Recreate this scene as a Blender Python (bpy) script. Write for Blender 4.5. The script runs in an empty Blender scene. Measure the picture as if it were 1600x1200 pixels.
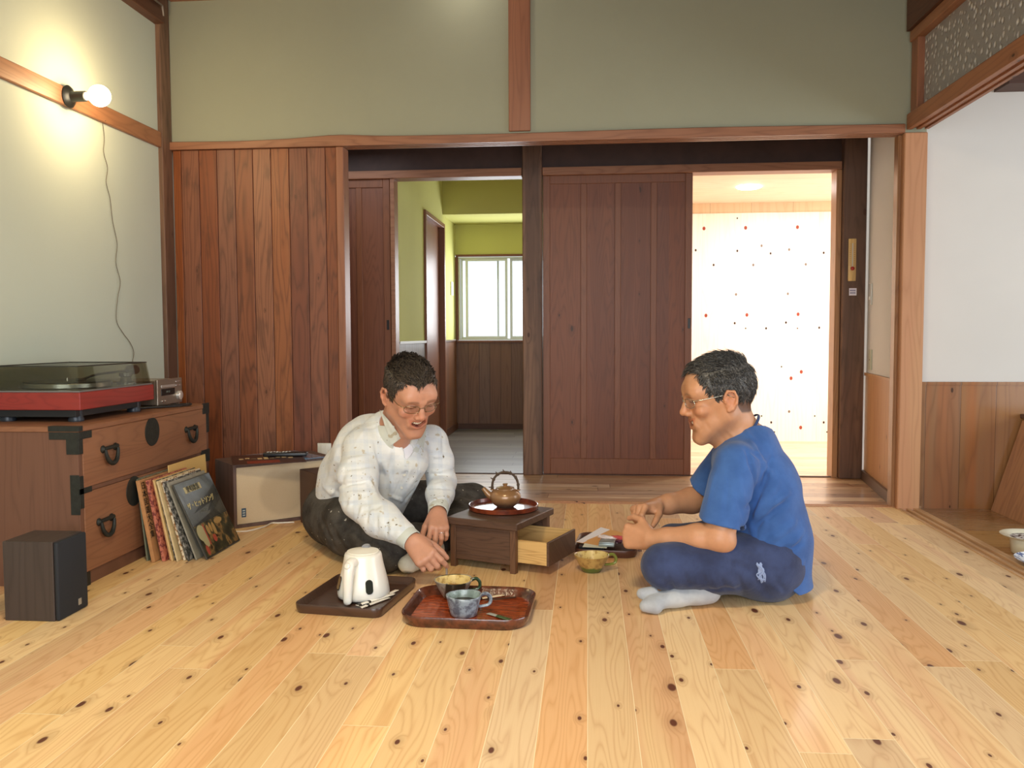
import bpy, bmesh, math, random
import numpy as np
from mathutils import Vector, Matrix, noise as mnoise
random.seed(7)
S = bpy.context.scene
COL = S.collection
PI = math.pi
# ---------------------------------------------------------------- camera
FOC, YAW, PITCH, ROLL, EYE = 1352.6, 8.754e-2, 5.653e-2, -4.09e-3, 0.85
def cam_axes():
    cy, sy, cp, sp, cr, sr = math.cos(YAW), math.sin(YAW), math.cos(PITCH), math.sin(PITCH), math.cos(ROLL), math.sin(ROLL)
    r = Vector((cy, sy, 0)); f = Vector((-sy*cp, cy*cp, -sp)); u = Vector((-sy*sp, cy*sp, cp))
    return cr*r + sr*u, f, -sr*r + cr*u
CR, CF, CU = cam_axes()
cam = bpy.data.cameras.new('camera'); camo = bpy.data.objects.new('camera', cam); COL.objects.link(camo)
camo.matrix_world = Matrix(((CR.x, CU.x, -CF.x, 0), (CR.y, CU.y, -CF.y, 0), (CR.z, CU.z, -CF.z, EYE), (0, 0, 0, 1)))
cam.sensor_fit = 'HORIZONTAL'; cam.sensor_width = 36; cam.lens = FOC/1600*36; cam.clip_start = .02
S.camera = camo
# measuring: a viewing direction of the photo met with a known plane of the room (metres)
def ray(u, v): return CR*((u-800)/FOC) + CF - CU*((v-600)/FOC)
def PZ(u, v, z=0.): d = ray(u, v); return Vector((0, 0, EYE)) + d*((z-EYE)/d.z)
def PY(u, v, y): d = ray(u, v); return Vector((0, 0, EYE)) + d*(y/d.y)
def PX(u, v, x): d = ray(u, v); return Vector((0, 0, EYE)) + d*(x/d.x)
# ---------------------------------------------------------------- view + world
S.view_settings.view_transform = 'Standard'; S.view_settings.look = 'None'
S.view_settings.exposure = 0.2; S.view_settings.gamma = 1.0; S.view_settings.use_curve_mapping = False
S.cycles.use_denoising = True
S.cycles.max_bounces = 8; S.cycles.diffuse_bounces = 5; S.cycles.glossy_bounces = 4; S.cycles.transmission_bounces = 8; S.cycles.transparent_max_bounces = 12
S.cycles.sample_clamp_indirect = 6.0
S.cycles.caustics_reflective = False; S.cycles.caustics_refractive = False
W = bpy.data.worlds.new('world'); S.world = W; W.use_nodes = True
W.node_tree.nodes['Background'].inputs[0].default_value = (.86, .93, 1, 1)
W.node_tree.nodes['Background'].inputs[1].default_value = 1.5
# ---------------------------------------------------------------- lights
def light(name, kind, loc, power, color, rot=(0, 0, 0), size=None, radius=None, spread=None):
    l = bpy.data.lights.new(name, kind); l.energy = power; l.color = color
    if size: l.shape = 'RECTANGLE'; l.size, l.size_y = size
    if radius is not None: l.shadow_soft_size = radius
    if spread: l.spread = spread
    o = bpy.data.objects.new(name, l); COL.objects.link(o); o.location = loc; o.rotation_euler = rot
    return o
DAY = (.90, .95, 1.0)
light('daylight_garden_doors', 'AREA', (.1, -1.15, 1.15), 34, DAY, (PI/2-.38, 0, 0), (3.0, 1.6), spread=2.0)
light('daylight_side_room', 'AREA', (4.3, 2.2, 1.10), 50, (.93, .96, 1), (PI/2, 0, PI/2), (2.8, 1.6))
light('ceiling_lamp_light', 'AREA', (-.35, 1.15, 2.42), 40, (1, .82, .54), (0, 0, 0), (.5, .5))
light('kitchen_lamp_light', 'AREA', (1.5, 6.15, 1.84), 17, (.98, .99, 1), (0, 0, 0), (.22, .22))
light('kitchen_daylight', 'AREA', (2.95, 6.1, 1.0), 24, (.93, .97, 1), (PI/2, 0, PI/2), (1.3, 1.5))
light('daylight_back_window', 'AREA', (-.55, 7.68, 1.18), 16, (.95, .98, 1), (-PI/2, 0, 0), (1.1, .7))
light('corridor_daylight', 'AREA', (-1.5, 4.80, 1.96), 3.0, (.9, .95, 1), (0, 0, 0), (.6, .5))
light('small_ceiling_lamp_light', 'POINT', (-.60, 4.12, 2.585), 1.3, (1, .95, .85), radius=.03)
# ---------------------------------------------------------------- materials
def srgb(r, g, b):
    f = lambda c: (c/255/12.92) if c/255 <= .04045 else ((c/255+.055)/1.055)**2.4
    return (f(r), f(g), f(b), 1)
class M:
    def __init__(s, name):
        s.m = bpy.data.materials.new(name); s.m.use_nodes = True; s.t = s.m.node_tree
        s.b = s.t.nodes['Principled BSDF']
    def n(s, typ, ins=None, **kw):
        x = s.t.nodes.new(typ)
        for k, v in kw.items(): setattr(x, k, v)
        for k, v in (ins or {}).items(): s.put(x.inputs[k], v)
        return x
    def put(s, sock, v):
        if isinstance(v, bpy.types.NodeSocket): s.t.links.new(v, sock)
        else: sock.default_value = v
    def mth(s, op, a, b=0., c=0., clamp=False):
        x = s.n('ShaderNodeMath', operation=op, use_clamp=clamp)
        s.put(x.inputs[0], a); s.put(x.inputs[1], b); s.put(x.inputs[2], c); return x.outputs[0]
    def mix(s, f, a, b, blend='MIX'):
        x = s.n('ShaderNodeMix', data_type='RGBA', blend_type=blend)
        s.put(x.inputs[0], f); s.put(x.inputs[6], a); s.put(x.inputs[7], b); return x.outputs[2]
    def ramp(s, f, stops, interp='LINEAR'):
        x = s.n('ShaderNodeValToRGB', {0: f}); e = x.color_ramp; e.interpolation = interp
        while len(e.elements) < len(stops): e.elements.new(.5)
        for el, (p, c) in zip(e.elements, stops):
            el.position = p; el.color = c if isinstance(c, tuple) else (c, c, c, 1)
        return x.outputs[0]
    def step(s, f, lo, hi, smooth=True):
        x = s.n('ShaderNodeMapRange', {0: f, 1: lo, 2: hi}, interpolation_type='SMOOTHSTEP' if smooth else 'LINEAR'); return x.outputs[0]
    def comb(s, x, y, z):
        c = s.n('ShaderNodeCombineXYZ', {0: x, 1: y, 2: z}); return c.outputs[0]
    def noise(s, vec, scale=1., detail=2., rough=.5, dist=0., out=0):
        return s.n('ShaderNodeTexNoise', {'Vector': vec, 'Scale': scale, 'Detail': detail, 'Roughness': rough, 'Distortion': dist}).outputs[out]
    def obj(s):
        if not hasattr(s, '_o'): s._o = s.n('ShaderNodeTexCoord').outputs['Object']
        return s._o
    def xyz(s):
        if not hasattr(s, '_x'): s._x = s.n('ShaderNodeSeparateXYZ', {0: s.obj()}).outputs
        return s._x
    def set(s, **kw):
        names = dict(col='Base Color', rough='Roughness', metal='Metallic', spec='Specular IOR Level', trans='Transmission Weight', ior='IOR', alpha='Alpha', coat='Coat Weight', coatr='Coat Roughness', sss='Subsurface Weight', em='Emission Color', ems='Emission Strength', sheen='Sheen Weight', normal='Normal')
        for k, v in kw.items(): s.put(s.b.inputs[names[k]], v)
        return s
    def bump(s, h, strength=.3, dist=.002):
        s.set(normal=s.n('ShaderNodeBump', {'Height': h, 'Strength': strength, 'Distance': dist}).outputs[0]); return s
def plain(name, c, rough=.5, metal=0, spec=.5, mottle=0., mscale=20, bump=0., bscale=80, **kw):
    m = M(name); col = c
    if mottle:
        n = m.noise(m.obj(), mscale, 4, .6)
        col = m.mix(m.step(n, .3, .7), tuple(x*(1-mottle) for x in c[:3])+(1,), tuple(min(1, x*(1+mottle)) for x in c[:3])+(1,))
    m.set(col=col, rough=rough, metal=metal, spec=spec, **kw)
    if bump: m.bump(m.noise(m.obj(), bscale, 3), bump, .002)
    return m.m
def wood(name, light_c, dark_c, across='X', along='Z', pw=.1, pl=None, vary=.25, third=None, heart=None, hw=.4,
         knots=0., ksize=1., rings=14, rstr=.5, gap=.012, gapc=.35, rough=.4, spec=.5, coat=0., scale=1., fine=.25, bump=.15, kcol=(.06, .02, .008, 1), gaplight=None, stain=0.):
    """boards: grain follows the contours of a stretched noise; each board gets its own tone"""
    m = M(name); x = dict(zip('XYZ', m.xyz()))
    if isinstance(across, str) and len(across) == 2:
        u = m.mth('ADD', x[across[0]], x[across[1]]); w = 0.
    else:
        u = x[across]; w = [x[c] for c in 'XYZ' if c not in (across, along)][0]
    v = x[along]
    un = m.mth('DIVIDE', u, pw); idx = m.mth('FLOOR', un); uu = m.mth('SUBTRACT', m.mth('FRACT', un), .5)
    r1 = m.n('ShaderNodeTexWhiteNoise', {'W': idx}, noise_dimensions='1D').outputs[0]
    if pl:
        vn = m.mth('ADD', m.mth('DIVIDE', v, pl), m.mth('MULTIPLY', r1, 7.3)); jd = m.mth('FLOOR', vn)
        vv = m.mth('ABSOLUTE', m.mth('SUBTRACT', m.mth('FRACT', vn), .5))
    else: jd = 0.
    wn = m.n('ShaderNodeTexWhiteNoise', {'Vector': m.comb(idx, jd, 3.)}, noise_dimensions='3D')
    rnd = wn.outputs[0]; rc = m.n('ShaderNodeSeparateColor', {0: wn.outputs[1]}).outputs
    uo = m.mth('ADD', m.mth('MULTIPLY', rnd, 37.), u)
    vo = m.mth('ADD', m.mth('MULTIPLY', rc[1], 53.), v)
    # knots
    kn = None
    if knots:
        vor = m.n('ShaderNodeTexVoronoi', {'Vector': m.comb(m.mth('MULTIPLY', uo, 13/scale), m.mth('MULTIPLY', vo, 6.0/scale), 0.), 'Scale': 1.}, voronoi_dimensions='2D')
        vc = m.n('ShaderNodeSeparateColor', {0: vor.outputs['Color']}).outputs
        on = m.mth('LESS_THAN', vc[0], knots)
        size = m.mth('MULTIPLY', m.mth('ADD', .035, m.mth('MULTIPLY', m.mth('POWER', vc[1], 2.), .085)), ksize)
        dk = m.mth('DIVIDE', vor.outputs['Distance'], size)
        kn = m.mth('MULTIPLY', m.mth('SUBTRACT', 1., m.step(dk, .75, 1.25)), on)
        halo = m.mth('MULTIPLY', m.mth('SUBTRACT', 1., m.step(dk, .8, 4.5)), on)
    gv = m.comb(m.mth('MULTIPLY', uo, 9/scale), m.mth('MULTIPLY', vo, .75/scale), m.mth('MULTIPLY', w, 3.) if not isinstance(w, float) else w)
    big = m.noise(gv, 1., 2, .45)
    if kn is not None: big = m.mth('ADD', big, m.mth('MULTIPLY', halo, .07))
    ring = m.mth('ABSOLUTE', m.mth('SINE', m.mth('MULTIPLY', big, rings*PI)))
    ring = m.mth('POWER', m.mth('SUBTRACT', 1., ring), 1.6)
    fib = m.noise(m.comb(m.mth('MULTIPLY', uo, 260/scale), m.mth('MULTIPLY', vo, 5/scale), 0.), 1., 2, .6)
    f = m.mth('ADD', m.mth('MULTIPLY', ring, rstr), m.mth('MULTIPLY', m.mth('SUBTRACT', fib, .5), fine), clamp=True)
    base = light_c
    if heart:
        hn = m.noise(m.comb(m.mth('MULTIPLY', uo, 11/scale), m.mth('MULTIPLY', vo, .5/scale), 7.), 1., 2, .5)
        hn = m.mth('ADD', hn, m.mth('MULTIPLY', m.mth('SUBTRACT', rc[2], .5), .5))
        base = m.mix(m.mth('MULTIPLY', m.step(hn, .42, .62), hw), light_c, heart)
    col = m.mix(f, base, dark_c)
    if stain:
        sn = m.noise(m.comb(m.mth('MULTIPLY', uo, 14), m.mth('MULTIPLY', vo, 4), 1.), 1., 3, .6)
        col = m.mix(m.mth('MULTIPLY', m.step(sn, .52, .68), stain), col, tuple(c*.35 for c in dark_c[:3])+(1,))
    hs = m.n('ShaderNodeHueSaturation', {'Hue': m.mth('ADD', .5, m.mth('MULTIPLY', m.mth('SUBTRACT', rc[0], .5), .03*vary)), 'Saturation': m.mth('ADD', 1., m.mth('MULTIPLY', m.mth('SUBTRACT', rc[1], .5), vary)), 'Value': m.mth('ADD', 1., m.mth('MULTIPLY', m.mth('SUBTRACT', rnd, .5), vary*1.5)), 'Color': col})
    col = hs.outputs[0]
    if kn is not None:
        col = m.mix(m.mth('MULTIPLY', halo, .30), col, tuple(c*.55 for c in dark_c[:3])+(1,))
        col = m.mix(kn, col, kcol)
    h = m.mth('MULTIPLY', ring, -.4)
    if gap:
        g = m.step(m.mth('ABSOLUTE', uu), .5-gap, .5-gap*.3)
        if pl: g = m.mth('MAXIMUM', g, m.step(vv, .5-gap*pw/pl*1.2, .5-gap*pw/pl*.5))
        gc = gaplight if gaplight else tuple(c*gapc for c in dark_c[:3])+(1,)
        col = m.mix(g, col, gc); h = m.mth('SUBTRACT', h, m.mth('MULTIPLY', g, 3.))
    m.set(col=col, rough=m.mth('ADD', rough, m.mth('MULTIPLY', fib, .12)), spec=spec, coat=coat, coatr=.15)
    m.bump(h, bump, .0012)
    return m.m
def clear(name, tint, ior=1.45):
    m = M(name); t = m.t; t.nodes.remove(m.b); lw = m.n('ShaderNodeLayerWeight', {'Blend': .5}).outputs['Facing']; fr_ = m.mth('ADD', m.mth('MULTIPLY', m.mth('POWER', lw, 4.), .5), .05); tr = m.n('ShaderNodeBsdfTransparent', {0: tint}); gl = m.n('ShaderNodeBsdfGlossy', {'Roughness': .02}); mx = m.n('ShaderNodeMixShader', {0: fr_, 1: tr.outputs[0], 2: gl.outputs[0]})
    t.links.new(mx.outputs[0], t.nodes['Material Output'].inputs[0]); return m.m
MAT = {}
MAT['floor'] = wood('pine_floor', srgb(232, 198, 146), srgb(186, 128, 74), 'X', 'Y', .107, 1.82, .19, heart=srgb(218, 168, 124), hw=.7, knots=.36, ksize=1.1, rings=24, rstr=.34, gap=.012, gaplight=srgb(242, 222, 180), kcol=(.12, .036, .016, 1), rough=.48, coat=.03, spec=.38)
MAT['hall_floor'] = wood('hall_floor', srgb(214, 184, 148), srgb(150, 112, 80), 'Y', 'X', .107, 1.82, .25, heart=srgb(176, 136, 106), hw=.8, knots=.4, rings=12, rstr=.5, gap=.015, gapc=.5, rough=.3, coat=.3)
MAT['grey_floor'] = wood('grey_floor', srgb(128, 122, 116), srgb(86, 80, 76), 'Y', 'X', .11, 1.2, .3, rings=8, rstr=.4, gap=.015, gapc=.4, rough=.3, coat=.2)
MAT['side_floor'] = wood('side_room_floor', srgb(176, 140, 92), srgb(120, 86, 50), 'Y', 'X', .3, 1.8, .15, rings=10, rstr=.4, gap=.006, rough=.2, coat=.5)
MAT['boards'] = wood('stained_cedar_boards', srgb(140, 84, 52), srgb(82, 46, 28), 'X', 'Z', .0942, None, .20, heart=srgb(124, 66, 38), hw=.7, knots=.10, ksize=.8, rings=16, rstr=.55, gap=0., rough=.42, kcol=(.10, .035, .015, 1), stain=.35)
MAT['beam'] = wood('brown_beam', srgb(160, 112, 82), srgb(112, 72, 50), 'YZ', 'X', 4., None, .05, heart=srgb(144, 94, 66), knots=.08, rings=14, rstr=.45, gap=0., rough=.4, spec=.4)
MAT['beam_y'] = wood('brown_beam_lengthwise', srgb(162, 112, 78), srgb(114, 72, 50), 'XZ', 'Y', 4., None, .05, heart=srgb(148, 96, 66), knots=.08, rings=14, rstr=.4, gap=0., rough=.4, spec=.4)
MAT['post'] = wood('light_post', srgb(198, 150, 108), srgb(160, 108, 70), 'XY', 'Z', 4., None, .05, heart=srgb(190, 132, 96), knots=.18, ksize=.9, rings=12, rstr=.35, gap=0., rough=.42)
MAT['post_brown'] = wood('brown_post', srgb(156, 104, 74), srgb(110, 68, 48), 'XY', 'Z', 4., None, .05, heart=srgb(138, 86, 60), knots=.1, rings=12, rstr=.4, gap=0., rough=.4)
MAT['post_dark'] = wood('old_dark_post', srgb(132, 98, 74), srgb(78, 55, 41), 'XY', 'Z', 4., None, .05, heart=srgb(88, 62, 48), hw=.8, knots=.2, rings=11, rstr=.55, gap=0., rough=.5, stain=.3)
MAT['door'] = wood('sliding_door_wood', srgb(124, 72, 46), srgb(84, 46, 28), 'X', 'Z', .24, None, .10, heart=srgb(106, 58, 36), hw=.5, knots=.03, rings=22, rstr=.4, gap=0., rough=.42)
MAT['door_frame'] = wood('door_frame_wood', srgb(126, 76, 48), srgb(88, 48, 30), 'X', 'Z', 4., None, .05, rings=20, rstr=.3, gap=0., rough=.4)
MAT['dark_wall'] = plain('dark_header_wall', srgb(66, 44, 38), .6, mottle=.15, mscale=8)
MAT['dark_wood'] = wood('dark_trim_wood', srgb(84, 54, 40), srgb(50, 32, 24), 'YZ', 'X', 4., None, .05, rings=14, rstr=.4, gap=0., rough=.5)
MAT['dark_wood_y'] = wood('dark_cornice_wood', srgb(96, 60, 42), srgb(60, 38, 28), 'XZ', 'Y', 4., None, .05, rings=14, rstr=.4, gap=0., rough=.45)
MAT['ply'] = wood('plywood_wall', srgb(246, 238, 226), srgb(232, 214, 192), 'X', 'Z', .30, None, .05, heart=srgb(246, 230, 214), hw=.5, knots=.0, rings=10, rstr=.3, gap=.003, gapc=.8, rough=.5, fine=.1)
MAT['ply_ceiling'] = wood('plywood_ceiling', srgb(232, 210, 184), srgb(208, 176, 144), 'Y', 'X', .35, None, .08, rings=12, rstr=.35, gap=.004, rough=.5)
MAT['wains'] = wood('amber_wainscot', srgb(156, 112, 74), srgb(112, 74, 46), 'X', 'Z', .165, None, .22, heart=srgb(168, 106, 60), hw=.8, knots=.07, rings=9, rstr=.4, gap=.01, gapc=.5, rough=.16, coat=.6)
MAT['wains_y'] = wood('amber_wainscot_hall', srgb(204, 154, 100), srgb(168, 112, 66), 'Y', 'Z', .55, None, .06, heart=srgb(196, 140, 90), knots=.08, rings=8, rstr=.35, gap=.0, rough=.3, coat=.3)
MAT['brown_wains'] = wood('brown_wainscot', srgb(126, 90, 66), srgb(86, 56, 38), 'X', 'Z', .098, None, .2, heart=srgb(108, 72, 50), knots=.05, rings=12, rstr=.4, gap=.025, gapc=.4, rough=.4)
MAT['brown_wains_y'] = wood('brown_wainscot_side', srgb(126, 84, 58), srgb(86, 52, 34), 'Y', 'Z', .098, None, .2, heart=srgb(108, 68, 46), knots=.05, rings=12, rstr=.4, gap=.025, gapc=.4, rough=.4)
def plaster(name, c, b=.25):
    m = M(name); n = m.noise(m.obj(), 260, 3, .6); n2 = m.noise(m.obj(), 2.2, 3, .5)
    m.set(col=m.mix(m.step(n2, .3, .7), tuple(x*.96 for x in c[:3])+(1,), c), rough=.9, spec=.2); m.bump(n, b, .002); return m.m
MAT['plaster'] = plaster('olive_plaster', srgb(162, 163, 141))
MAT['plaster_l'] = plaster('pale_green_plaster', srgb(200, 208, 192))
MAT['white'] = plaster('white_wall', srgb(222, 222, 218), .1)
MAT['yellow'] = plaster('yellow_green_wall', srgb(206, 204, 128))
MAT['ceil'] = wood('dark_ceiling_boards', srgb(96, 62, 44), srgb(60, 38, 28), 'X', 'Y', .3, None, .1, rings=10, gap=.01)
# ---------------------------------------------------------------- mesh helpers
def tag(o, label=None, cat=None, group=None, kind=None):
    for k, v in (('label', label), ('category', cat), ('group', group), ('kind', kind)):
        if v: o[k] = v
    return o
def empty(name, loc, label, cat, group=None, rz=0):
    o = bpy.data.objects.new(name, None); COL.objects.link(o); o.location = loc; o.rotation_euler = (0, 0, rz); o.empty_display_size = .05
    return tag(o, label, cat, group)
def obj(name, bm, mat, parent=None, smooth=False, world=False):
    """links one mesh object; world=True: coordinates are room coordinates, shifted to the parent's base"""
    me = bpy.data.meshes.new(name)
    if isinstance(bm, tuple): me.from_pydata(*bm)
    else: bmesh.ops.recalc_face_normals(bm, faces=bm.faces); bm.to_mesh(me); bm.free()
    if world and parent is not None: me.transform(parent_world(parent).inverted())
    for mm in (mat if isinstance(mat, list) else [mat]): me.materials.append(MAT[mm] if isinstance(mm, str) else mm)
    if smooth:
        me.polygons.foreach_set('use_smooth', [True]*len(me.polygons))
        if smooth != 'all': me.set_sharp_from_angle(angle=math.radians(smooth if smooth is not True and smooth > 1 else 35))
    o = bpy.data.objects.new(name, me); COL.objects.link(o)
    if parent is not None: o.parent = parent
    return o
def parent_world(p):
    m = p.matrix_basis.copy()
    while p.parent is not None: p = p.parent; m = p.matrix_basis @ m
    return m
def box(bm, lo, hi, bev=0., mat=None, seg=1, mi=0):
    lo, hi = Vector(lo), Vector(hi)
    r = bmesh.ops.create_cube(bm, size=1); vs = r['verts']
    bmesh.ops.scale(bm, vec=hi-lo, verts=vs); bmesh.ops.translate(bm, vec=(lo+hi)/2, verts=vs)
    fs = list({f for v in vs for f in v.link_faces})
    if bev > 0:
        es = list({e for v in vs for e in v.link_edges})
        nb = bmesh.ops.bevel(bm, geom=es, offset=bev, segments=seg, affect='EDGES', profile=.5)
        vs = list({v for f in nb['faces'] for v in f.verts} | {v for v in vs if v.is_valid}); fs = list({f for v in vs for f in v.link_faces})
    for f in fs: f.material_index = mi
    if mat is not None: bmesh.ops.transform(bm, matrix=mat, verts=vs)
    return vs
def boxm(lo, hi, bev=0., seg=1):
    bm = bmesh.new(); box(bm, lo, hi, bev, seg=seg); return bm
def lathe(bm, prof, n=40, mat=None, cap=False, mi=0):
    rings = []
    for r, z in prof:
        if r < 1e-6: rings.append([bm.verts.new((0, 0, z))])
        else: rings.append([bm.verts.new((r*math.cos(2*PI*i/n), r*math.sin(2*PI*i/n), z)) for i in range(n)])
    for a, b in zip(rings, rings[1:]):
        for i in range(n):
            j = (i+1) % n
            if len(a) == 1 and len(b) == 1: continue
            if len(a) == 1: f = bm.faces.new((a[0], b[i], b[j]))
            elif len(b) == 1: f = bm.faces.new((a[i], b[0], a[j]))
            else: f = bm.faces.new((a[i], b[i], b[j], a[j]))
            f.material_index = mi
    vs = [v for r in rings for v in r]
    if mat is not None: bmesh.ops.transform(bm, matrix=mat, verts=vs)
    return vs
def tube(bm, pts, rad, n=10, closed=False, flat=1., mat=None, mi=0, up=None):
    pts = [Vector(p) for p in pts]; m = len(pts); rs = rad if isinstance(rad, (list, tuple)) else [rad]*m
    rings = []; prev = Vector(up) if up else None
    for i, p in enumerate(pts):
        t = (pts[(i+1) % m]-pts[i-1]) if closed else (pts[min(i+1, m-1)]-pts[max(i-1, 0)])
        t.normalize()
        if prev is None: prev = t.orthogonal()
        a = (prev - t*prev.dot(t)).normalized(); b = t.cross(a); prev = a
        rings.append([bm.verts.new(p + rs[i]*(a*math.cos(2*PI*k/n) + b*flat*math.sin(2*PI*k/n))) for k in range(n)])
    seq = list(zip(rings, rings[1:])) + ([(rings[-1], rings[0])] if closed else [])
    for a, b in seq:
        for k in range(n): bm.faces.new((a[k], a[(k+1) % n], b[(k+1) % n], b[k])).material_index = mi
    if not closed:
        bm.faces.new(rings[0][::-1]).material_index = mi; bm.faces.new(rings[-1]).material_index = mi
    vs = [v for r in rings for v in r]
    if mat is not None: bmesh.ops.transform(bm, matrix=mat, verts=vs)
    return vs
def spline(pts, n=8):
    pts = [Vector(p) for p in pts]; out = []
    for i in range(len(pts)-1):
        p0, p1, p2, p3 = pts[max(i-1, 0)], pts[i], pts[i+1], pts[min(i+2, len(pts)-1)]
        for k in range(n):
            t = k/n; out.append(.5*((2*p1)+(p2-p0)*t+(2*p0-5*p1+4*p2-p3)*t*t+(-p0+3*p1-3*p2+p3)*t**3))
    return out+[pts[-1]]
def rrect(w, h, r, n=6):
    pts = []
    for cx, cy, a0 in ((w/2-r, h/2-r, 0), (-w/2+r, h/2-r, PI/2), (-w/2+r, -h/2+r, PI), (w/2-r, -h/2+r, 3*PI/2)):
        for k in range(n+1): a = a0+PI/2*k/n; pts.append((cx+r*math.cos(a), cy+r*math.sin(a)))
    return pts
def loft(bm, rings, closed_ends=(True, True), mat=None, mi=0):
    R = [[bm.verts.new(p) for p in r] for r in rings]; n = len(R[0])
    for a, b in zip(R, R[1:]):
        for k in range(n): bm.faces.new((a[k], a[(k+1) % n], b[(k+1) % n], b[k])).material_index = mi
    if closed_ends[0]: bm.faces.new(R[0][::-1]).material_index = mi
    if closed_ends[1]: bm.faces.new(R[-1]).material_index = mi
    vs = [v for r in R for v in r]
    if mat is not None: bmesh.ops.transform(bm, matrix=mat, verts=vs)
    return vs
def prism(bm, pts2, y0, y1, axis='Y', mi=0):
    f = {'Y': lambda a, b, c: (a, c, b), 'Z': lambda a, b, c: (a, b, c), 'X': lambda a, b, c: (c, a, b)}[axis]
    return loft(bm, [[f(a, b, y0) for a, b in pts2], [f(a, b, y1) for a, b in pts2]], mi=mi)
def struct(name, bm, mat, smooth=False):
    return tag(obj(name, bm, mat, None, smooth), kind='structure')
def sbox(name, lo, hi, mat, bev=0.): return struct(name, boxm(lo, hi, bev), mat)
def copy_tree(o, parent=None):
    c = o.copy(); COL.objects.link(c)
    if parent is not None: c.parent = parent
    for ch in list(o.children): copy_tree(ch, c)
    return c
# ---------------------------------------------------------------- the room
XL, YB, XR = -2.14, 4.32, 1.50      # left wall face, back wall face, right sill line
# floors
sbox('floor', (XL-.05, -1.3, -.06), (1.50, 4.335, 0), 'floor')
bm = bmesh.new()                                     # grooved sill between room and hall
for i, (a, b, z) in enumerate(((4.336, 4.352, .004), (4.353, 4.372, -.004), (4.373, 4.39, .004))): box(bm, (XL, a, -.05), (1.50, b, z), .001)
struct('trim_1', bm, MAT['post'])
sbox('floor_hall', (XL, 4.391, -.06), (1.64, 5.235, -.001), 'hall_floor')
bm = bmesh.new()                                     # grooved sill along the side room
for a, b, z in ((1.500, 1.514, .004), (1.515, 1.534, -.005), (1.535, 1.550, .004), (1.551, 1.570, -.005), (1.571, 1.600, .005)): box(bm, (a, -1.3, -.05), (b, 4.30, z), .001)
struct('trim_2', bm, wood('sill_wood', srgb(206, 168, 124), srgb(160, 118, 78), 'X', 'Y', 4., None, .05, rings=10, gap=0., rough=.4))
sbox('floor_side_room', (1.601, -1.3, -.06), (4.4, 4.40, -.012), 'side_floor')
sbox('floor_kitchen', (.42, 5.26, -.06), (3.1, 7.02, 0), wood('kitchen_floor', srgb(232, 200, 170), srgb(190, 146, 112), 'Y', 'X', .107, 1.8, .2, rings=12, gap=.015, gapc=.6, rough=.35))
sbox('floor_yellow_room', (-1.25, 5.26, -.06), (.40, 7.80, -.002), 'grey_floor')
# left wall
sbox('wall_left', (XL-.12, -1.3, 0), (XL, 4.5, 2.6), 'plaster_l')
sbox('trim_3', (XL-.01, -1.3, 1.793), (XL+.018, 4.215, 1.868), 'beam_y', .003)
sbox('trim_4', (XL-.01, -1.3, 2.395), (XL+.05, 4.215, 2.455), 'dark_wood_y', .003)
sbox('trim_5', (XL-.01, -1.3, 2.456), (XL+.03, 4.215, 2.56), 'dark_wood_y')
sbox('trim_6', (XL-.03, 4.216, 0), (XL+.022, YB-.001, 2.56), MAT['post_dark'], .003)
# back wall
sbox('wall_back', (XL, YB+.003, 1.80), (1.60, YB+.08, 2.56), 'plaster')
# kamoi with a slightly wavy (waney) top edge
bm = bmesh.new(); N = 60; rows = []
for i in range(N+1):
    x = XL+.001 + (1.49-XL)*i/N; t = i/N
    top = 1.842 + .010*math.exp(-((x+1.25)/.16)**2) - .010*math.exp(-((x+1.75)/.35)**2) + .003*math.sin(x*3.1)
    rows.append([(x, YB-.028, 1.797), (x, YB-.028, top-.004), (x, YB-.022, top), (x, YB+.07, top), (x, YB+.07, 1.797), (x, YB+.045, 1.797), (x, YB+.045, 1.803), (x, YB+.03, 1.803), (x, YB+.03, 1.797), (x, YB+.012, 1.797), (x, YB+.012, 1.803), (x, YB-.003, 1.803), (x, YB-.003, 1.797)])
loft(bm, rows); struct('trim_7', bm, MAT['beam'])
sbox('trim_8', (-.389, YB-.012, 1.852), (-.282, YB+.03, 2.56), 'post_brown', .003)
sbox('trim_9', (XL+.03, YB-.02, 2.543), (1.49, YB+.03, 2.60), 'beam', .003)
# board wall, each board a chamfered plank
bm = bmesh.new(); x = XL+.024
box(bm, (x, YB+.012, 0), (-1.262, YB+.05, 1.797))
k = 0; x = math.floor(x/.0942)*.0942
while x < -1.262:
    a, b = max(x, XL+.024), min(x+.0942, -1.262)
    if b-a > .01: box(bm, (a+.0012, YB-.004, .03), (b-.0012, YB+.014, 1.796), .002)
    x += .0942
struct('wall_boards', bm, MAT['boards'])
sbox('baseboard_back', (XL+.024, YB-.012, 0), (-1.262, YB-.004, .045), 'dark_wood')
sbox('trim_10', (-1.261, YB-.016, 0), (-1.222, YB+.08, 1.796), 'post_brown', .003)
# corner post with scuffed foot
sbox('trim_11', (1.494, YB-.016, -.005), (1.600, YB+.08, 1.80), 'post', .004)
sbox('trim_12', (1.477, YB+.02, 0), (1.4935, YB+.075, 1.796), wood('edge_strip', srgb(168, 122, 78), srgb(120, 80, 48), 'XY', 'Z', 4., gap=0., rough=.3, coat=.4), .002)
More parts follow.
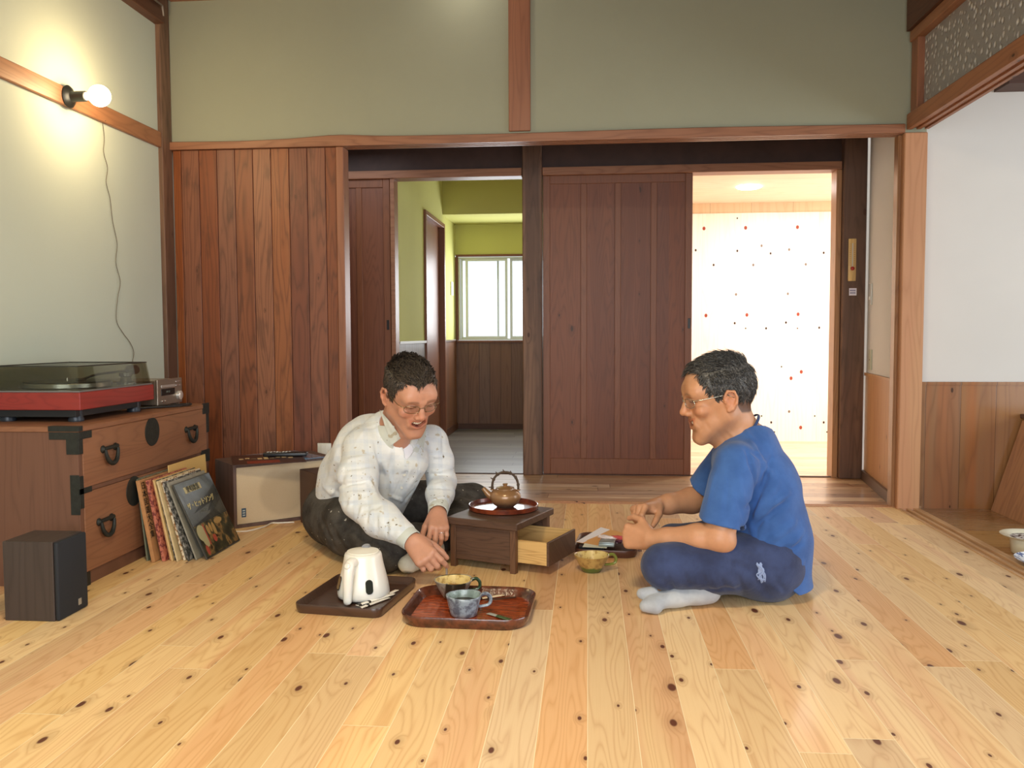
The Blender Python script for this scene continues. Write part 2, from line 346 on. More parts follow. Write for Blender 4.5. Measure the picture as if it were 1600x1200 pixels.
# side beam + transom
bm = bmesh.new()
prof = [(1.500, 1.812), (1.500, 1.880), (1.506, 1.886), (1.600, 1.886), (1.600, 1.812), (1.583, 1.812), (1.583, 1.820), (1.564, 1.820), (1.564, 1.812), (1.545, 1.812), (1.545, 1.820), (1.524, 1.820), (1.524, 1.812)]
loft(bm, [[(a, -1.3, b) for a, b in prof], [(a, YB-.02, b) for a, b in prof]]); struct('trim_13', bm, MAT['beam_y'])
sbox('trim_14', (1.515, YB-.10, 1.887), (1.585, YB-.02, 2.25), 'post_brown', .003)
sbox('trim_15', (1.505, -1.3, 2.215), (1.595, YB-.02, 2.265), 'beam_y', .003)
sbox('trim_16', (1.49, -1.3, 2.266), (1.61, YB-.02, 2.56), 'dark_wood_y')
# leaf patterned glass
m = M('patterned_glass'); vo = m.n('ShaderNodeTexVoronoi', {'Vector': m.obj(), 'Scale': 30., 'Randomness': .9}); n = m.noise(m.obj(), 60, 2)
h = m.step(m.mth('ADD', vo.outputs['Distance'], m.mth('MULTIPLY', n, .25)), .25, .6)
m.set(col=m.mix(h, srgb(244, 244, 240), srgb(170, 168, 166)), rough=.3, trans=.22, ior=1.35, spec=.6); m.bump(h, 1., .006); MAT['leaf_glass'] = m.m
bm = bmesh.new(); box(bm, (1.546, -1.3, 1.886), (1.552, YB-.10, 2.215)); struct('window_1', bm, MAT['leaf_glass'])
# ceilings
sbox('ceiling', (XL-.1, -1.35, 2.60), (1.62, YB+.08, 2.66), 'ceil')
sbox('trim_33', (1.935, 4.25, 2.00), (4.4, 4.401, 2.45), 'dark_wood')
sbox('ceiling_side_room', (1.612, -1.3, 2.45), (4.4, 4.40, 2.50), wood('side_ceiling', srgb(92, 66, 52), srgb(58, 40, 32), 'X', 'Y', .2, None, .2, rings=12, gap=.02, rough=.5))
sbox('ceiling_hall', (XL, YB+.081, 2.10), (1.64, 5.23, 2.14), 'dark_wall')
# side room wall
sbox('wall_side_room', (1.601, 4.402, .612), (4.4, 4.50, 2.45), 'white')
sbox('wall_side_wainscot', (1.601, 4.392, -.012), (4.4, 4.50, .598), 'wains')
sbox('trim_17', (1.601, 4.385, .598), (4.4, 4.50, .613), 'wains')
sbox('wall_right', (4.4, 3.35, -.02), (4.5, 4.5, 2.06), 'white')
sbox('wall_front_left', (XL-.1, -1.42, 0), (-1.85, -1.31, 2.6), 'plaster_l')
sbox('wall_front_right', (1.45, -1.42, 0), (4.45, -1.31, 2.6), 'plaster')
sbox('wall_front_top', (-1.85, -1.42, 1.95), (1.45, -1.31, 2.6), 'plaster')
# hall: left part behind the boards, header, lintel
Y1 = 5.24
sbox('wall_hall_left', (XL-.02, 4.46, 0), (XL, 5.3, 2.1), 'dark_wall')
sbox('wall_header', (XL, Y1+.02, 1.85), (1.47, Y1+.10, 2.12), 'dark_wall')
bm = bmesh.new(); box(bm, (XL, Y1-.02, 1.80), (-.395, Y1+.10, 1.848), .003); struct('trim_18', bm, MAT['beam'])
bm = bmesh.new(); box(bm, (-.272, Y1-.02, 1.80), (1.466, Y1+.10, 1.848), .003); struct('trim_19', bm, MAT['beam'])
sbox('trim_20', (-.392, Y1-.03, -.002), (-.275, Y1+.10, 2.12), 'post_dark', .006)
sbox('trim_21', (1.470, Y1-.05, 0), (1.600, Y1+.10, 2.12), 'post_dark', .004)
sbox('trim_22', (1.438, Y1-.01, 0), (1.469, Y1+.10, 1.80), wood('jamb_wood', srgb(186, 136, 86), srgb(140, 94, 54), 'XY', 'Z', 4., gap=0., rough=.3), .002)
sbox('trim_23', (-2.1, Y1-.0, -.001), (1.44, Y1+.025, .004), 'dark_wood')
# fixed door far left part and sliding leaf with pull
def slide_door(name, x0, x1, y, battens, pull_x, z1=1.80, stile=.042, rail=.05, bottom=.10):
    bm = bmesh.new(); box(bm, (x0+.01, y+.008, .02), (x1-.01, y+.022, z1-.01))
    d = struct(name, bm, MAT['door'])
    def ch(nm, lo, hi, mat='door_frame', bev=.002): o = obj(nm, boxm(lo, hi, bev), mat, d); return o
    ch('stile', (x0, y, .005), (x0+stile, y+.03, z1)); ch('stile', (x1-stile, y, .005), (x1, y+.03, z1))
    ch('rail', (x0+stile, y+.001, z1-rail), (x1-stile, y+.03, z1)); ch('rail', (x0+stile, y+.001, .005), (x1-stile, y+.03, bottom))
    for b in battens: ch('batten', (b-.018, y+.001, bottom), (b+.018, y+.012, z1-rail))
    if pull_x is not None:
        pz = .915; o = ch('door_pull', (pull_x-.008, y-.0015, pz-.03), (pull_x+.008, y+.002, pz+.03), plain('black_pull', (.012, .01, .009, 1), .4), .001); o['label'] = 'small black recessed finger pull'
    return d
slide_door('door_1', -.270, .616, Y1, [PY(912, 500, Y1).x, PY(965, 500, Y1).x, PY(1021, 500, Y1).x], .600)
slide_door('door_2', -2.05, -1.203, Y1-.002, [PY(563, 500, Y1).x, -1.62, -1.84], -1.222)
sbox('trim_24', (-1.199, Y1-.012, .0), (-1.172, Y1+.09, 1.80), 'beam', .002)
bm = bmesh.new(); box(bm, (-2.1, Y1+.05, 0), (-1.215, Y1+.09, 1.8)); struct('wall_hall_back', bm, MAT['dark_wall'])
# slanting hall side wall: white plaster above amber wainscot
def wall_quad(name, a, b, z0, z1, th, mat):
    a, b = Vector(a), Vector(b); n = Vector((b.y-a.y, a.x-b.x)).normalized()*th
    if n.x < 0: n = -n
    bm = bmesh.new(); pts = [a, b, b+n, a+n]
    loft(bm, [[(p.x, p.y, z0) for p in pts], [(p.x, p.y, z1) for p in pts]]); return struct(name, bm, MAT[mat] if isinstance(mat, str) else mat)
A_, B_ = (1.512, 4.397), (1.612, 5.188)
wall_quad('wall_hall_right', A_, B_, .625, 2.1, .03, 'white')
wall_quad('wall_hall_wainscot', (1.508, 4.397), (1.608, 5.188), 0, .606, .03, 'wains_y')
wall_quad('trim_25', (1.500, 4.397), (1.600, 5.188), .607, .624, .03, 'wains_y')
wall_quad('baseboard_hall', (1.492, 4.397), (1.592, 5.188), 0, .055, .015, plain('dark_base', srgb(92, 70, 56), .4))
# plywood kitchen
sbox('wall_kitchen_back', (.42, 7.0, 0), (3.1, 7.08, 1.80), 'ply')
sbox('wall_kitchen_upper', (.42, 7.01, 1.80), (3.1, 7.08, 2.0), wood('upper_ply', srgb(222, 196, 162), srgb(196, 162, 124), 'X', 'Z', .32, None, .15, rings=8, rstr=.3, gap=.004, rough=.5))
sbox('ceiling_kitchen', (.42, 5.36, 1.88), (3.1, 7.08, 1.94), 'ply_ceiling')
sbox('wall_partition', (.405, 5.36, 0), (.418, 7.9, 2.2), 'ply')
sbox('wall_kitchen_right', (3.1, 5.3, 0), (3.16, 7.08, 2.0), 'ply')
sbox('wall_kitchen_front', (1.61, 5.30, 0), (3.1, 5.35, 2.0), 'ply')
# plywood knots and plugs where the photo shows them
kn = {'r': [(1100, 357), (1165, 356), (1246, 355), (1103, 493), (1167, 492), (1247, 491), (1252, 581), (1236, 591), (1251, 668)],
      'k': [(1087, 391), (1152, 392), (1204, 396), (1287, 395), (1115, 414), (1148, 505), (1197, 513), (1228, 504), (1280, 512), (1205, 660), (1287, 660), (1152, 341), (1221, 573), (1190, 650), (1273, 650), (1210, 675), (1292, 675)],
      'g': [(1177, 414), (1259, 413), (1233, 390), (1190, 384), (1165, 513), (1246, 513), (1233, 643), (1150, 460), (1231, 459)]}
bm = bmesh.new()
for key, lst in kn.items():
    for (u, v) in lst:
        p = PY(u, v, 7.0); r = {'r': .012, 'k': .008, 'g': .009}[key]*(.7 if (u, v) in ((1152, 341), (1221, 573), (1190, 650), (1273, 650), (1210, 675), (1292, 675), (1165, 513), (1246, 513)) else 1)
        n = 14; c = bm.verts.new((p.x, 6.9985, p.z)); rg = [bm.verts.new((p.x+r*math.cos(2*PI*i/n), 6.9990, p.z+r*1.25*math.sin(2*PI*i/n))) for i in range(n)]
        for i in range(n): bm.faces.new((c, rg[(i+1) % n], rg[i])).material_index = 'rkg'.index(key)
kobj = obj('knot', bm, [plain('red_knot', srgb(150, 60, 40), .6), plain('black_knot', srgb(50, 34, 28), .6), plain('grey_plug', srgb(120, 104, 92), .6)], bpy.data.objects['wall_kitchen_back'])
kobj['kind'] = 'stuff'
# kitchen ceiling downlight
dl = empty('ceiling_light', (PZ(1170, 292, 1.878).x, PZ(1170, 292, 1.878).y, 1.879), 'round white flush ceiling light in the plywood room', 'ceiling light')
bm = bmesh.new(); lathe(bm, [(0, -.012), (.07, -.012), (.085, -.006), (.088, 0), (0, 0)], 32)
obj('diffuser', bm, plain('lit_diffuser', (1, 1, 1, 1), .5, em=(1, .98, .95, 1), ems=14.), dl, smooth=True)
# yellow room
XY_ = -1.19
sbox('wall_yellow_left', (XY_-.08, 5.36, .81), (XY_, 6.262, 2.2), 'yellow')
sbox('wall_yellow_left_wainscot', (XY_-.08, 5.36, 0), (XY_+.004, 6.262, .795), wood('beadboard', srgb(128, 110, 96), srgb(90, 72, 60), 'Y', 'Z', .045, None, .15, rings=6, gap=.05, gapc=.4, rough=.35))
sbox('trim_26', (XY_-.08, 5.36, .795), (XY_+.016, 6.262, .812), plain('pale_cap', srgb(190, 184, 176), .4))
sbox('wall_yellow_over_door', (XY_-.08, 6.262, 1.765), (XY_, 7.115, 2.2), 'yellow')
sbox('wall_yellow_left_far', (XY_-.08, 7.115, .81), (XY_, 7.77, 2.2), 'yellow')
sbox('wall_yellow_far_wainscot', (XY_-.08, 7.115, 0), (XY_+.004, 7.77, .795), 'brown_wains_y')
sbox('trim_27', (XY_-.08, 7.115, .795), (XY_+.014, 7.77, .808), 'dark_wood_y')
bm = bmesh.new(); box(bm, (XY_-.09, 6.262, 0), (XY_+.018, 6.30, 1.762), .002); box(bm, (XY_-.09, 7.075, 0), (XY_+.018, 7.114, 1.762), .002); box(bm, (XY_-.09, 6.30, 1.728), (XY_+.018, 7.075, 1.762), .002)
struct('trim_28', bm, MAT['door_frame'])
bm = bmesh.new(); box(bm, (XY_-.07, 6.30, 0), (XY_-.04, 6.42, 1.728)); struct('trim_29', bm, plain('pale_jamb', srgb(176, 164, 138), .4))
sbox('door_3', (XY_-.09, 6.42, 0), (XY_-.03, 7.075, 1.728), 'door_frame')
# far wall with window opening
ZB, ZT, YF = .806, 1.553, 7.77
sbox('wall_yellow_back', (XY_-.08, YF, ZT+.02), (.42, YF+.1, 2.2), 'yellow')
sbox('wall_yellow_back_wainscot', (XY_-.08, YF-.003, 0), (.42, YF+.1, ZB-.022), 'brown_wains')
sbox('trim_30', (XY_+.004, YF-.02, ZB-.022), (.40, YF+.10, ZB-.004), 'door_frame', .002)
sbox('trim_31', (XY_+.004, YF-.012, ZT+.001), (.40, YF+.02, ZT+.02), 'door_frame', .002)
sbox('trim_32', (XY_+.001, YF-.012, ZB-.003), (XY_+.026, YF+.02, ZT), 'door_frame', .002)
sbox('baseboard_yellow', (XY_+.01, YF-.014, 0), (.40, YF-.003, .05), 'dark_wood')
sbox('baseboard_yellow_left', (XY_+.004, 7.115, 0), (XY_+.016, YF-.015, .06), 'dark_wood_y')
sbox('ceiling_soffit', (XY_, 7.105, 1.84), (.40, YF, 2.2), 'yellow')
sbox('ceiling_yellow_room', (XY_-.08, 5.35, 2.2), (.42, 7.9, 2.26), 'yellow')
# aluminium sliding window
alu = plain('window_aluminium', srgb(206, 210, 196), .35, .3)
bm = bmesh.new()
def frame(bm, x0, x1, y0, y1, z0, z1, t):
    box(bm, (x0, y0, z0), (x0+t, y1, z1), .001); box(bm, (x1-t, y0, z0), (x1, y1, z1), .001)
    box(bm, (x0+t, y0, z0), (x1-t, y1, z0+t), .001); box(bm, (x0+t, y0, z1-t), (x1-t, y1, z1), .001)
frame(bm, XY_+.027, .36, YF+.0, YF+.07, ZB-.002, ZT-.002, .014)
win = struct('window_2', bm, alu)
bm = bmesh.new(); frame(bm, -1.10, -.72, YF+.01, YF+.03, ZB+.012, ZT-.016, .022); sa = obj('sash', bm, alu, win)
bm = bmesh.new(); frame(bm, -.70, .34, YF+.036, YF+.055, ZB+.012, ZT-.016, .022); sb = obj('sash', bm, alu, win)
bm = bmesh.new(); frame(bm, -1.145, -.80, YF+.036, YF+.052, ZB+.012, ZT-.016, .016); sc_ = obj('sash', bm, alu, win)
MAT['glass'] = clear('window_glass', (.97, .98, .98, 1))
obj('pane', boxm((-1.078, YF+.019, ZB+.034), (-.742, YF+.022, ZT-.038)), 'glass', sa); obj('pane', boxm((-.678, YF+.044, ZB+.034), (.318, YF+.047, ZT-.038)), 'glass', sb)
obj('pane', boxm((-1.129, YF+.043, ZB+.028), (-.816, YF+.046, ZT-.032)), 'glass', sc_)
# switch plate on yellow wall
def plate(name, lo, hi, mat, label, cat): return tag(obj(name, boxm(lo, hi, .002, 2), mat, None, 40), label, cat)
p = PX(705.5, 451, XY_); plate('wall_switch', (XY_+.001, p.y-.06, p.z-.06), (XY_+.009, p.y+.06, p.z+.06), plain('switch_cream', srgb(226, 226, 180), .4), 'slim cream switch plate on the yellow wall left of the window', 'switch')
# ---------------------------------------------------------------- furniture and hi-fi along the left wall
def text_bm(s, size, font_cjk=True, extrude=.0006):
    cu = bpy.data.curves.new('t', 'FONT'); cu.body = s; cu.size = size; cu.extrude = extrude; cu.align_x = 'CENTER'; cu.align_y = 'CENTER'
    o = bpy.data.objects.new('t', cu); COL.objects.link(o)
    me = bpy.data.meshes.new_from_object(o.evaluated_get(bpy.context.evaluated_depsgraph_get()))
    bpy.data.objects.remove(o); bm = bmesh.new(); bm.from_mesh(me); bpy.data.meshes.remove(me); bpy.data.curves.remove(cu); return bm
def text(name, s, size, mat, parent, M4, cjk=True):
    bm = text_bm(s, size, cjk); bmesh.ops.transform(bm, matrix=M4, verts=bm.verts); return obj(name, bm, mat, parent)
FACE_X = Matrix(((0, 0, 1, 0), (1, 0, 0, 0), (0, 1, 0, 0), (0, 0, 0, 1)))      # text lying in XY -> facing +X, reading along +Y
FACE_NY = Matrix(((1, 0, 0, 0), (0, 0, -1, 0), (0, 1, 0, 0), (0, 0, 0, 1)))   # facing -Y, reading along +X
iron = plain('blackened_iron', srgb(52, 54, 50), .55, .6, mottle=.15, mscale=40, bump=.3, bscale=120)
MAT['tansu_side'] = wood('chest_side_wood', srgb(112, 76, 58), srgb(76, 48, 36), 'X', 'Z', 4., None, .05, rings=16, rstr=.3, gap=0., rough=.5)
MAT['tansu_front'] = wood('chest_front_wood', srgb(146, 100, 70), srgb(104, 66, 44), 'Z', 'Y', 4., None, .05, heart=srgb(130, 84, 58), rings=18, rstr=.35, gap=0., rough=.48)
T = empty('storage_chest', (-1.915, 3.25, 0), 'low antique brown wooden chest with two drawers and black iron fittings against the left wall', 'chest')
bm = bmesh.new(); y0, y1, x0, x1, zt = 2.75, 3.75, -2.13, -1.705, .548
box(bm, (x0, y0, 0), (x1, y0+.022, zt-.018), .001); box(bm, (x0, y1-.022, 0), (x1, y1, zt-.018), .001)
box(bm, (x0, y0+.022, .0), (x0+.012, y1-.022, zt-.018)); box(bm, (x0, y0+.022, .0), (x1-.004, y1-.022, .045)); box(bm, (x0+.012, y0+.022, .322), (x1, y1-.022, .336))
obj('body', bm, 'tansu_side', T, world=True)
obj('top', boxm((x0-.002, y0-.004, zt-.018), (x1+.006, y1+.004, zt), .002), 'tansu_front', T, world=True)
def drawer(z0, z1, handles, plate_y, plate_z):
    d = obj('drawer', boxm((x0+.03, y0+.024, z0), (x1+.003, y1-.024, z1), .0015), 'tansu_front', T, world=True)
    bm = bmesh.new(); n = 40; P = Matrix.Translation((x1+.003, plate_y, plate_z)) @ Matrix.Rotation(PI/2, 4, 'Y')
    lathe(bm, [(0, 0), (.054, 0), (.056, .0012), (.055, .0028), (0, .0032)], n, P); o = obj('lock_plate', bm, iron, d, 40, world=True)
    for hy, hz in handles:
        bm = bmesh.new(); X = x1+.003
        for s in (-1, 1):
            lathe(bm, [(0, 0), (.013, 0), (.014, .003), (.009, .007), (.006, .012), (0, .013)], 20, Matrix.Translation((X, hy+s*.040, hz+.022)) @ Matrix.Rotation(PI/2, 4, 'Y'))
        pts = [(X+.014, hy+.050*math.sin(a)*(1 if abs(math.sin(a)) < .99 else 1), hz+.020-.062*((1-math.cos(a-PI))/2 if 0 else .5*(1+math.cos(a)))) for a in [PI*(.0+k/24) - PI/2 for k in range(0)]]
        pts = [(X+.012+.004*math.sin(PI*k/16), hy-.040*math.cos(PI*k/16), hz+.020-.052*math.sin(PI*k/16)) for k in range(17)]
        tube(bm, pts, [.0055+.003*math.sin(PI*k/16) for k in range(17)], 10); tube(bm, [(X+.010, hy-.042, hz+.024), (X+.010, hy+.042, hz+.026)], .007, 10)
        h = obj('handle', bm, iron, d, 40, world=True)
    return d
drawer(.337, .529, [(2.932, .432), (3.567, .432)], 3.241, .478)
drawer(.048, .320, [(2.893, .182), (3.56, .182)], 3.094, .270)
def bracket(boxes):
    bm = bmesh.new()
    for lo, hi in boxes: box(bm, lo, hi, .0008)
    obj('corner_bracket', bm, iron, T, world=True)
e = .0025
bracket([((x1-.10, y0-e, .505), (x1+e, y0+.001, .532)), ((x1-.04, y0-e, .455), (x1+e, y0+.001, .506)), ((x1+.0005, y0-e, .505), (x1+.0065, y0+.075, .530)), ((x1+.0005, y0-e, .455), (x1+.0045, y0+.024, .506)), ((x1-.10, y0-.006, .5325), (x1+.008, y0+.02, .5505))])
bracket([((x1-.030, y0-e, .250), (x1+e, y0+.001, .385)), ((x1+.0005, y0-e, .270), (x1+.0040, y0+.022, .380)), ((x1+.0005, y0-e, .318), (x1+.0040, y0+.070, .338))])
bracket([((x1+.0005, y1-.06, .505), (x1+.0065, y1+e, .552)), ((x1+.0005, y1-.024, .42), (x1+.004, y1+e, .506))])
bracket([((x1+.0005, y1-.08, .29), (x1+.0045, y1+e, .345))])
bracket([((x1-.010, y0-e, .0), (x1+e, y0+.001, .075)), ((x1+.0005, y0-e, 0), (x1+.004, y0+.045, .046))])
bracket([((x0, y0-e, .455), (x0+.125, y0+.001, .530))])
# --- turntable
red = wood('cherry_red_veneer', srgb(150, 44, 38), srgb(104, 24, 24), 'Z', 'Y', 4., None, .03, rings=14, rstr=.4, gap=0., rough=.3, coat=.3)
TT = empty('record_player', (-1.955, 3.14, .548), 'record player with cherry red plinth and smoked clear lid on top of the chest', 'record player')
a, b, c, d = -2.132, -1.775, 2.885, 3.405
obj('plinth', boxm((a, c, .592), (b, d, .654), .002), red, TT, world=True)
obj('gap_shade_board', boxm((a+.01, c+.02, .566), (b-.03, d-.05, .5915), .001), plain('black_board', (.014, .016, .018, 1), .5), TT, world=True)  # black board stands in for the shadow in the gap under the plinth
for fx, fy in ((b-.05, c+.055), (b-.05, d-.07), (a+.05, c+.055), (a+.05, d-.07)):
    bm = bmesh.new(); lathe(bm, [(0, 0), (.026, 0), (.027, .008), (.022, .02), (.022, .0435), (0, .0435)], 24, Matrix.Translation((fx, fy, .5482))); obj('foot', bm, plain('foot_rubber', srgb(38, 46, 56), .35), TT, 40, world=True)
obj('deck', boxm((a+.004, c+.006, .6542), (b-.004, d-.006, .660), .001), plain('grey_deck', srgb(130, 130, 130), .4, .4), TT, world=True)
pc = Vector((-1.955, 3.10, .660))
bm = bmesh.new(); lathe(bm, [(0, 0), (.150, 0), (.155, .004), (.155, .018), (.150, .021), (0, .021)], 64, Matrix.Translation(pc)); pl = obj('platter', bm, plain('platter_metal', srgb(176, 180, 182), .25, .9), TT, 40, world=True)
bm = bmesh.new(); lathe(bm, [(0, .0212), (.148, .0212), (.149, .024), (0, .024)], 64, Matrix.Translation(pc)); obj('rubber_mat', bm, plain('vinyl_black', (.012, .012, .013, 1), .3), pl, 40, world=True)
bm = bmesh.new(); lathe(bm, [(0, .024), (.0035, .024), (.003, .036), (0, .037)], 12, Matrix.Translation(pc)); obj('spindle', bm, plain('chrome', (.8, .8, .8, 1), .12, 1), pl, 40, world=True)
MAT['chrome'] = bpy.data.materials['chrome']
bm = bmesh.new(); ax, ay = -1.83, 3.29
lathe(bm, [(0, 0), (.034, 0), (.034, .008), (.022, .012), (.018, .03), (.024, .034), (.024, .046), (0, .048)], 28, Matrix.Translation((ax, ay, .66)))
tube(bm, spline([(ax, ay+.045, .716), (ax, ay, .714), (ax-.005, ay-.08, .712), (ax-.03, ay-.16, .706), (ax-.055, ay-.20, .692)], 6), .0045, 8)
tube(bm, [(ax, ay+.03, .716), (ax, ay+.075, .717)], .019, 18); box(bm, (ax-.07, ay-.225, .686), (ax-.048, ay-.19, .696), .001)
obj('tonearm', bm, plain('dark_metal', srgb(120, 120, 118), .25, .9), TT, 40, world=True)
MAT['smoke'] = clear('smoked_acrylic', srgb(224, 223, 214))
bm = bmesh.new(); t = .003; z0, z1 = .6605, .746; i = .012
def slab(bm, A, B, n, t):
    A = [Vector(p) for p in A]; n = Vector(n)*t; loft(bm, [A, [p+n for p in A]])
ta, tb, tc, td = a+i, b-i, c+i, d-i-.02
bo = [(a+.006, c+.006), (b-.006, c+.006), (b-.006, d-.012), (a+.006, d-.012)]; to = [(ta, tc), (tb, tc), (tb, td), (ta, td)]
outer = [[Vector((x, y, z0)) for x, y in bo], [Vector((x, y, z1)) for x, y in to]]
cen = Vector(((a+b)/2, (c+d)/2, 0))
def inn(p, k): q = p.copy(); q.x += t*k*(1 if p.x < cen.x else -1); q.y += t*k*(1 if p.y < cen.y else -1); return q
R0, R1 = outer; r0 = [inn(p, 1) for p in R0]; r1 = [inn(p, 1)-Vector((0, 0, t)) for p in R1]
V = [bm.verts.new(p) for p in R0+R1+r0+r1]
for k in range(4):
    j = (k+1) % 4
    bm.faces.new((V[k], V[j], V[4+j], V[4+k])); bm.faces.new((V[8+j], V[8+k], V[12+k], V[12+j])); bm.faces.new((V[j], V[k], V[8+k], V[8+j]))
bm.faces.new(V[4:8]); bm.faces.new(V[12:16][::-1])
obj('dust_lid', bm, 'smoke', TT, world=True)['label'] = 'smoked see-through lid'
bm = bmesh.new(); tube(bm, [p+Vector((0, 0, 0)) for p in R1], .0022, 6, closed=True); obj('lid_edge', bm, plain('lid_edge_dark', srgb(44, 44, 40), .3), TT, world=True)
# --- receiver
RC = empty('cd_receiver', (-1.93, 3.60, .548), 'small silver disc receiver with round volume knob on the chest behind the turntable', 'stereo')
silver = plain('champagne_silver', srgb(150, 138, 124), .35, .7)
obj('case', boxm((-2.10, 3.487, .561), (-1.812, 3.703, .664), .002), silver, RC, world=True)
obj('front_panel', boxm((-1.8118, 3.485, .558), (-1.80, 3.705, .668), .003, 2), silver, RC, world=True)
obj('disc_tray', boxm((-1.802, 3.515, .632), (-1.797, 3.635, .643), .0008), plain('tray_silver', srgb(196, 192, 186), .3, .6), RC, world=True)
obj('display', boxm((-1.802, 3.515, .598), (-1.7985, 3.635, .627), .0005), plain('display_black', srgb(22, 26, 24), .12), RC, world=True)
text('display_text', 'AM 12', .012, plain('dim_text', srgb(120, 130, 120), .5), RC, parent_world(RC).inverted() @ Matrix.Translation((-1.7984, 3.572, .613)) @ FACE_X, False)
bm = bmesh.new(); lathe(bm, [(0, 0), (.021, 0), (.020, .012), (.017, .014), (0, .014)], 28, Matrix.Translation((-1.80, 3.668, .592)) @ Matrix.Rotation(PI/2, 4, 'Y')); obj('volume_knob', bm, plain('bright_silver', srgb(225, 222, 214), .25, .6), RC, 40, world=True)
for bz in (.634, .651):
    for by in (3.648, 3.664, 3.68): obj('button', boxm((-1.802, by, bz), (-1.797, by+.010, bz+.005), .0008), MAT['chrome'], RC, world=True)
for by, r in ((3.522, .006), (3.545, .004)):
    bm = bmesh.new(); lathe(bm, [(0, 0), (r, 0), (r*.9, .004), (0, .0045)], 14, Matrix.Translation((-1.80, by, .575)) @ Matrix.Rotation(PI/2, 4, 'Y')); obj('button', bm, MAT['chrome'], RC, 40, world=True)
for fx, fy in ((-1.83, 3.51), (-1.83, 3.68), (-2.08, 3.51), (-2.08, 3.68)):
    bm = bmesh.new(); lathe(bm, [(0, 0), (.012, 0), (.013, .0128), (0, .0128)], 16, Matrix.Translation((fx, fy, .5482))); obj('foot', bm, 'black_board' if 'black_board' in MAT else plain('foot_dark', (.02, .02, .02, 1), .5), RC, 40, world=True)
bm = bmesh.new(); tube(bm, spline([(-1.86, 3.40, .553), (-1.80, 3.44, .556), (-1.735, 3.50, .556), (-1.712, 3.58, .556), (-1.72, 3.615, .557), (-1.75, 3.60, .556), (-1.778, 3.55, .556), (-1.80, 3.47, .556), (-1.87, 3.42, .553)], 8), .0048, 8)
tag(obj('audio_cable', bm, plain('black_cable', (.012, .012, .012, 1), .4), None, 'all'), 'black audio cable looped on top of the chest in front of the receiver', 'cable')
# --- near black speaker
blk = wood('black_ash_vinyl', srgb(66, 56, 52), srgb(44, 36, 34), 'X', 'Z', 4., None, .03, rings=10, rstr=.4, gap=0., rough=.4)
def bookshelf(name, loc, rz, label):
    s = empty(name, loc, label, 'speaker', None, rz)
    # front faces local +X; cabinet: x 0..-.17, y 0..-.153 away
    obj('cabinet', boxm((-.085, -.0765, 0), (.073, .0765, .240), .002), blk, s)
    bm = bmesh.new(); box(bm, (.0735, -.0755, .001), (.088, .0755, .239), .006, seg=3); g = M('black_grille'); g.set(col=srgb(26, 30, 36), rough=.75); g.bump(g.n('ShaderNodeTexVoronoi', {'Vector': g.obj(), 'Scale': 900.}).outputs['Distance'], .3, .0005)
    obj('grille', bm, g.m, s, 40)
    b_ = obj('badge', boxm((.0882, .020, .020), (.0895, .036, .040), .0006), plain('badge_silver', srgb(170, 168, 160), .35, .6), s); b_['label'] = 'small silver square badge'
    return s
bookshelf('bookshelf_speaker', (-1.659, 2.49, 0), 0, 'small dark speaker with black grille standing on the floor in front of the chest')
# small speaker beside the seated man, hidden partly behind him
ang = math.atan2(.656, .755)
n_ = Vector((math.cos(ang), math.sin(ang), 0)); d_ = Vector((-math.sin(ang), math.cos(ang), 0))  # n_: front width direction, d_: backwards
def corner_box_xf(corner): return Matrix.Translation(corner) @ Matrix(((n_.x, d_.x, 0, 0), (n_.y, d_.y, 0, 0), (0, 0, 1, 0), (0, 0, 0, 1)))
brn = wood('walnut_dark', srgb(84, 58, 46), srgb(56, 36, 28), 'X', 'Z', 4., None, .03, rings=10, rstr=.4, gap=0., rough=.45)
s2 = empty('compact_speaker', (-1.169, 3.654, 0), 'dark brown compact speaker on the floor right beside the man in the pale shirt', 'speaker', None, ang)
obj('cabinet', boxm((0, 0, 0), (.16, .21, .245), .002), brn, s2)
obj('grille', boxm((.012, -.009, .012), (.148, -.0005, .233), .003, 2), plain('dark_grille', srgb(34, 34, 40), .6), s2)
# big beige fronted speaker
s3 = empty('floor_speaker', (-1.555, 3.66, 0), 'wide wooden speaker lying on its side with beige cloth front, beside the records', 'speaker', None, ang)
wv = wood('vinyl_walnut', srgb(104, 82, 74), srgb(64, 46, 42), 'XY', 'X', 4., None, .03, rings=10, rstr=.4, gap=0., rough=.45)
bm = bmesh.new(); Wd, Dp, Hh = .47, .255, .283; t = .014
box(bm, (0, 0, 0), (t, Dp, Hh), .001); box(bm, (Wd-t, 0, 0), (Wd, Dp, Hh), .001); box(bm, (t, 0, 0), (Wd-t, Dp, t)); box(bm, (t, 0, Hh-t), (Wd-t, Dp, Hh)); box(bm, (t, Dp-t, t), (Wd-t, Dp, Hh-t))
obj('cabinet', bm, wv, s3)
m = M('beige_speaker_cloth'); x_ = m.xyz(); dd = m.n('ShaderNodeVectorMath', {0: m.obj(), 1: (.23, .008, .145)}, operation='DISTANCE').outputs['Value']
cn = m.noise(m.obj(), 700, 2); m.set(col=m.mix(m.mth('MULTIPLY', m.mth('SUBTRACT', 1, m.step(dd, .095, .125)), .28), m.mix(cn, srgb(200, 176, 140), srgb(222, 202, 168)), srgb(150, 128, 104)), rough=.9, spec=.2); m.bump(cn, .4, .001)
obj('cloth_front', boxm((t+.001, .008, t+.001), (Wd-t-.001, .02, Hh-t-.001)), m.m, s3)
bg = obj('badge', boxm((.036, .0055, .045), (.056, .0079, .085), .0006), plain('badge_blue', srgb(70, 96, 120), .4, .3), s3)
for k in range(3): box_ = obj('badge_mark', boxm((.0405, .0048, .051+k*.0105), (.0515, .0056, .057+k*.0105), .0004), plain('badge_mark_pale', srgb(186, 196, 190), .4), bg)
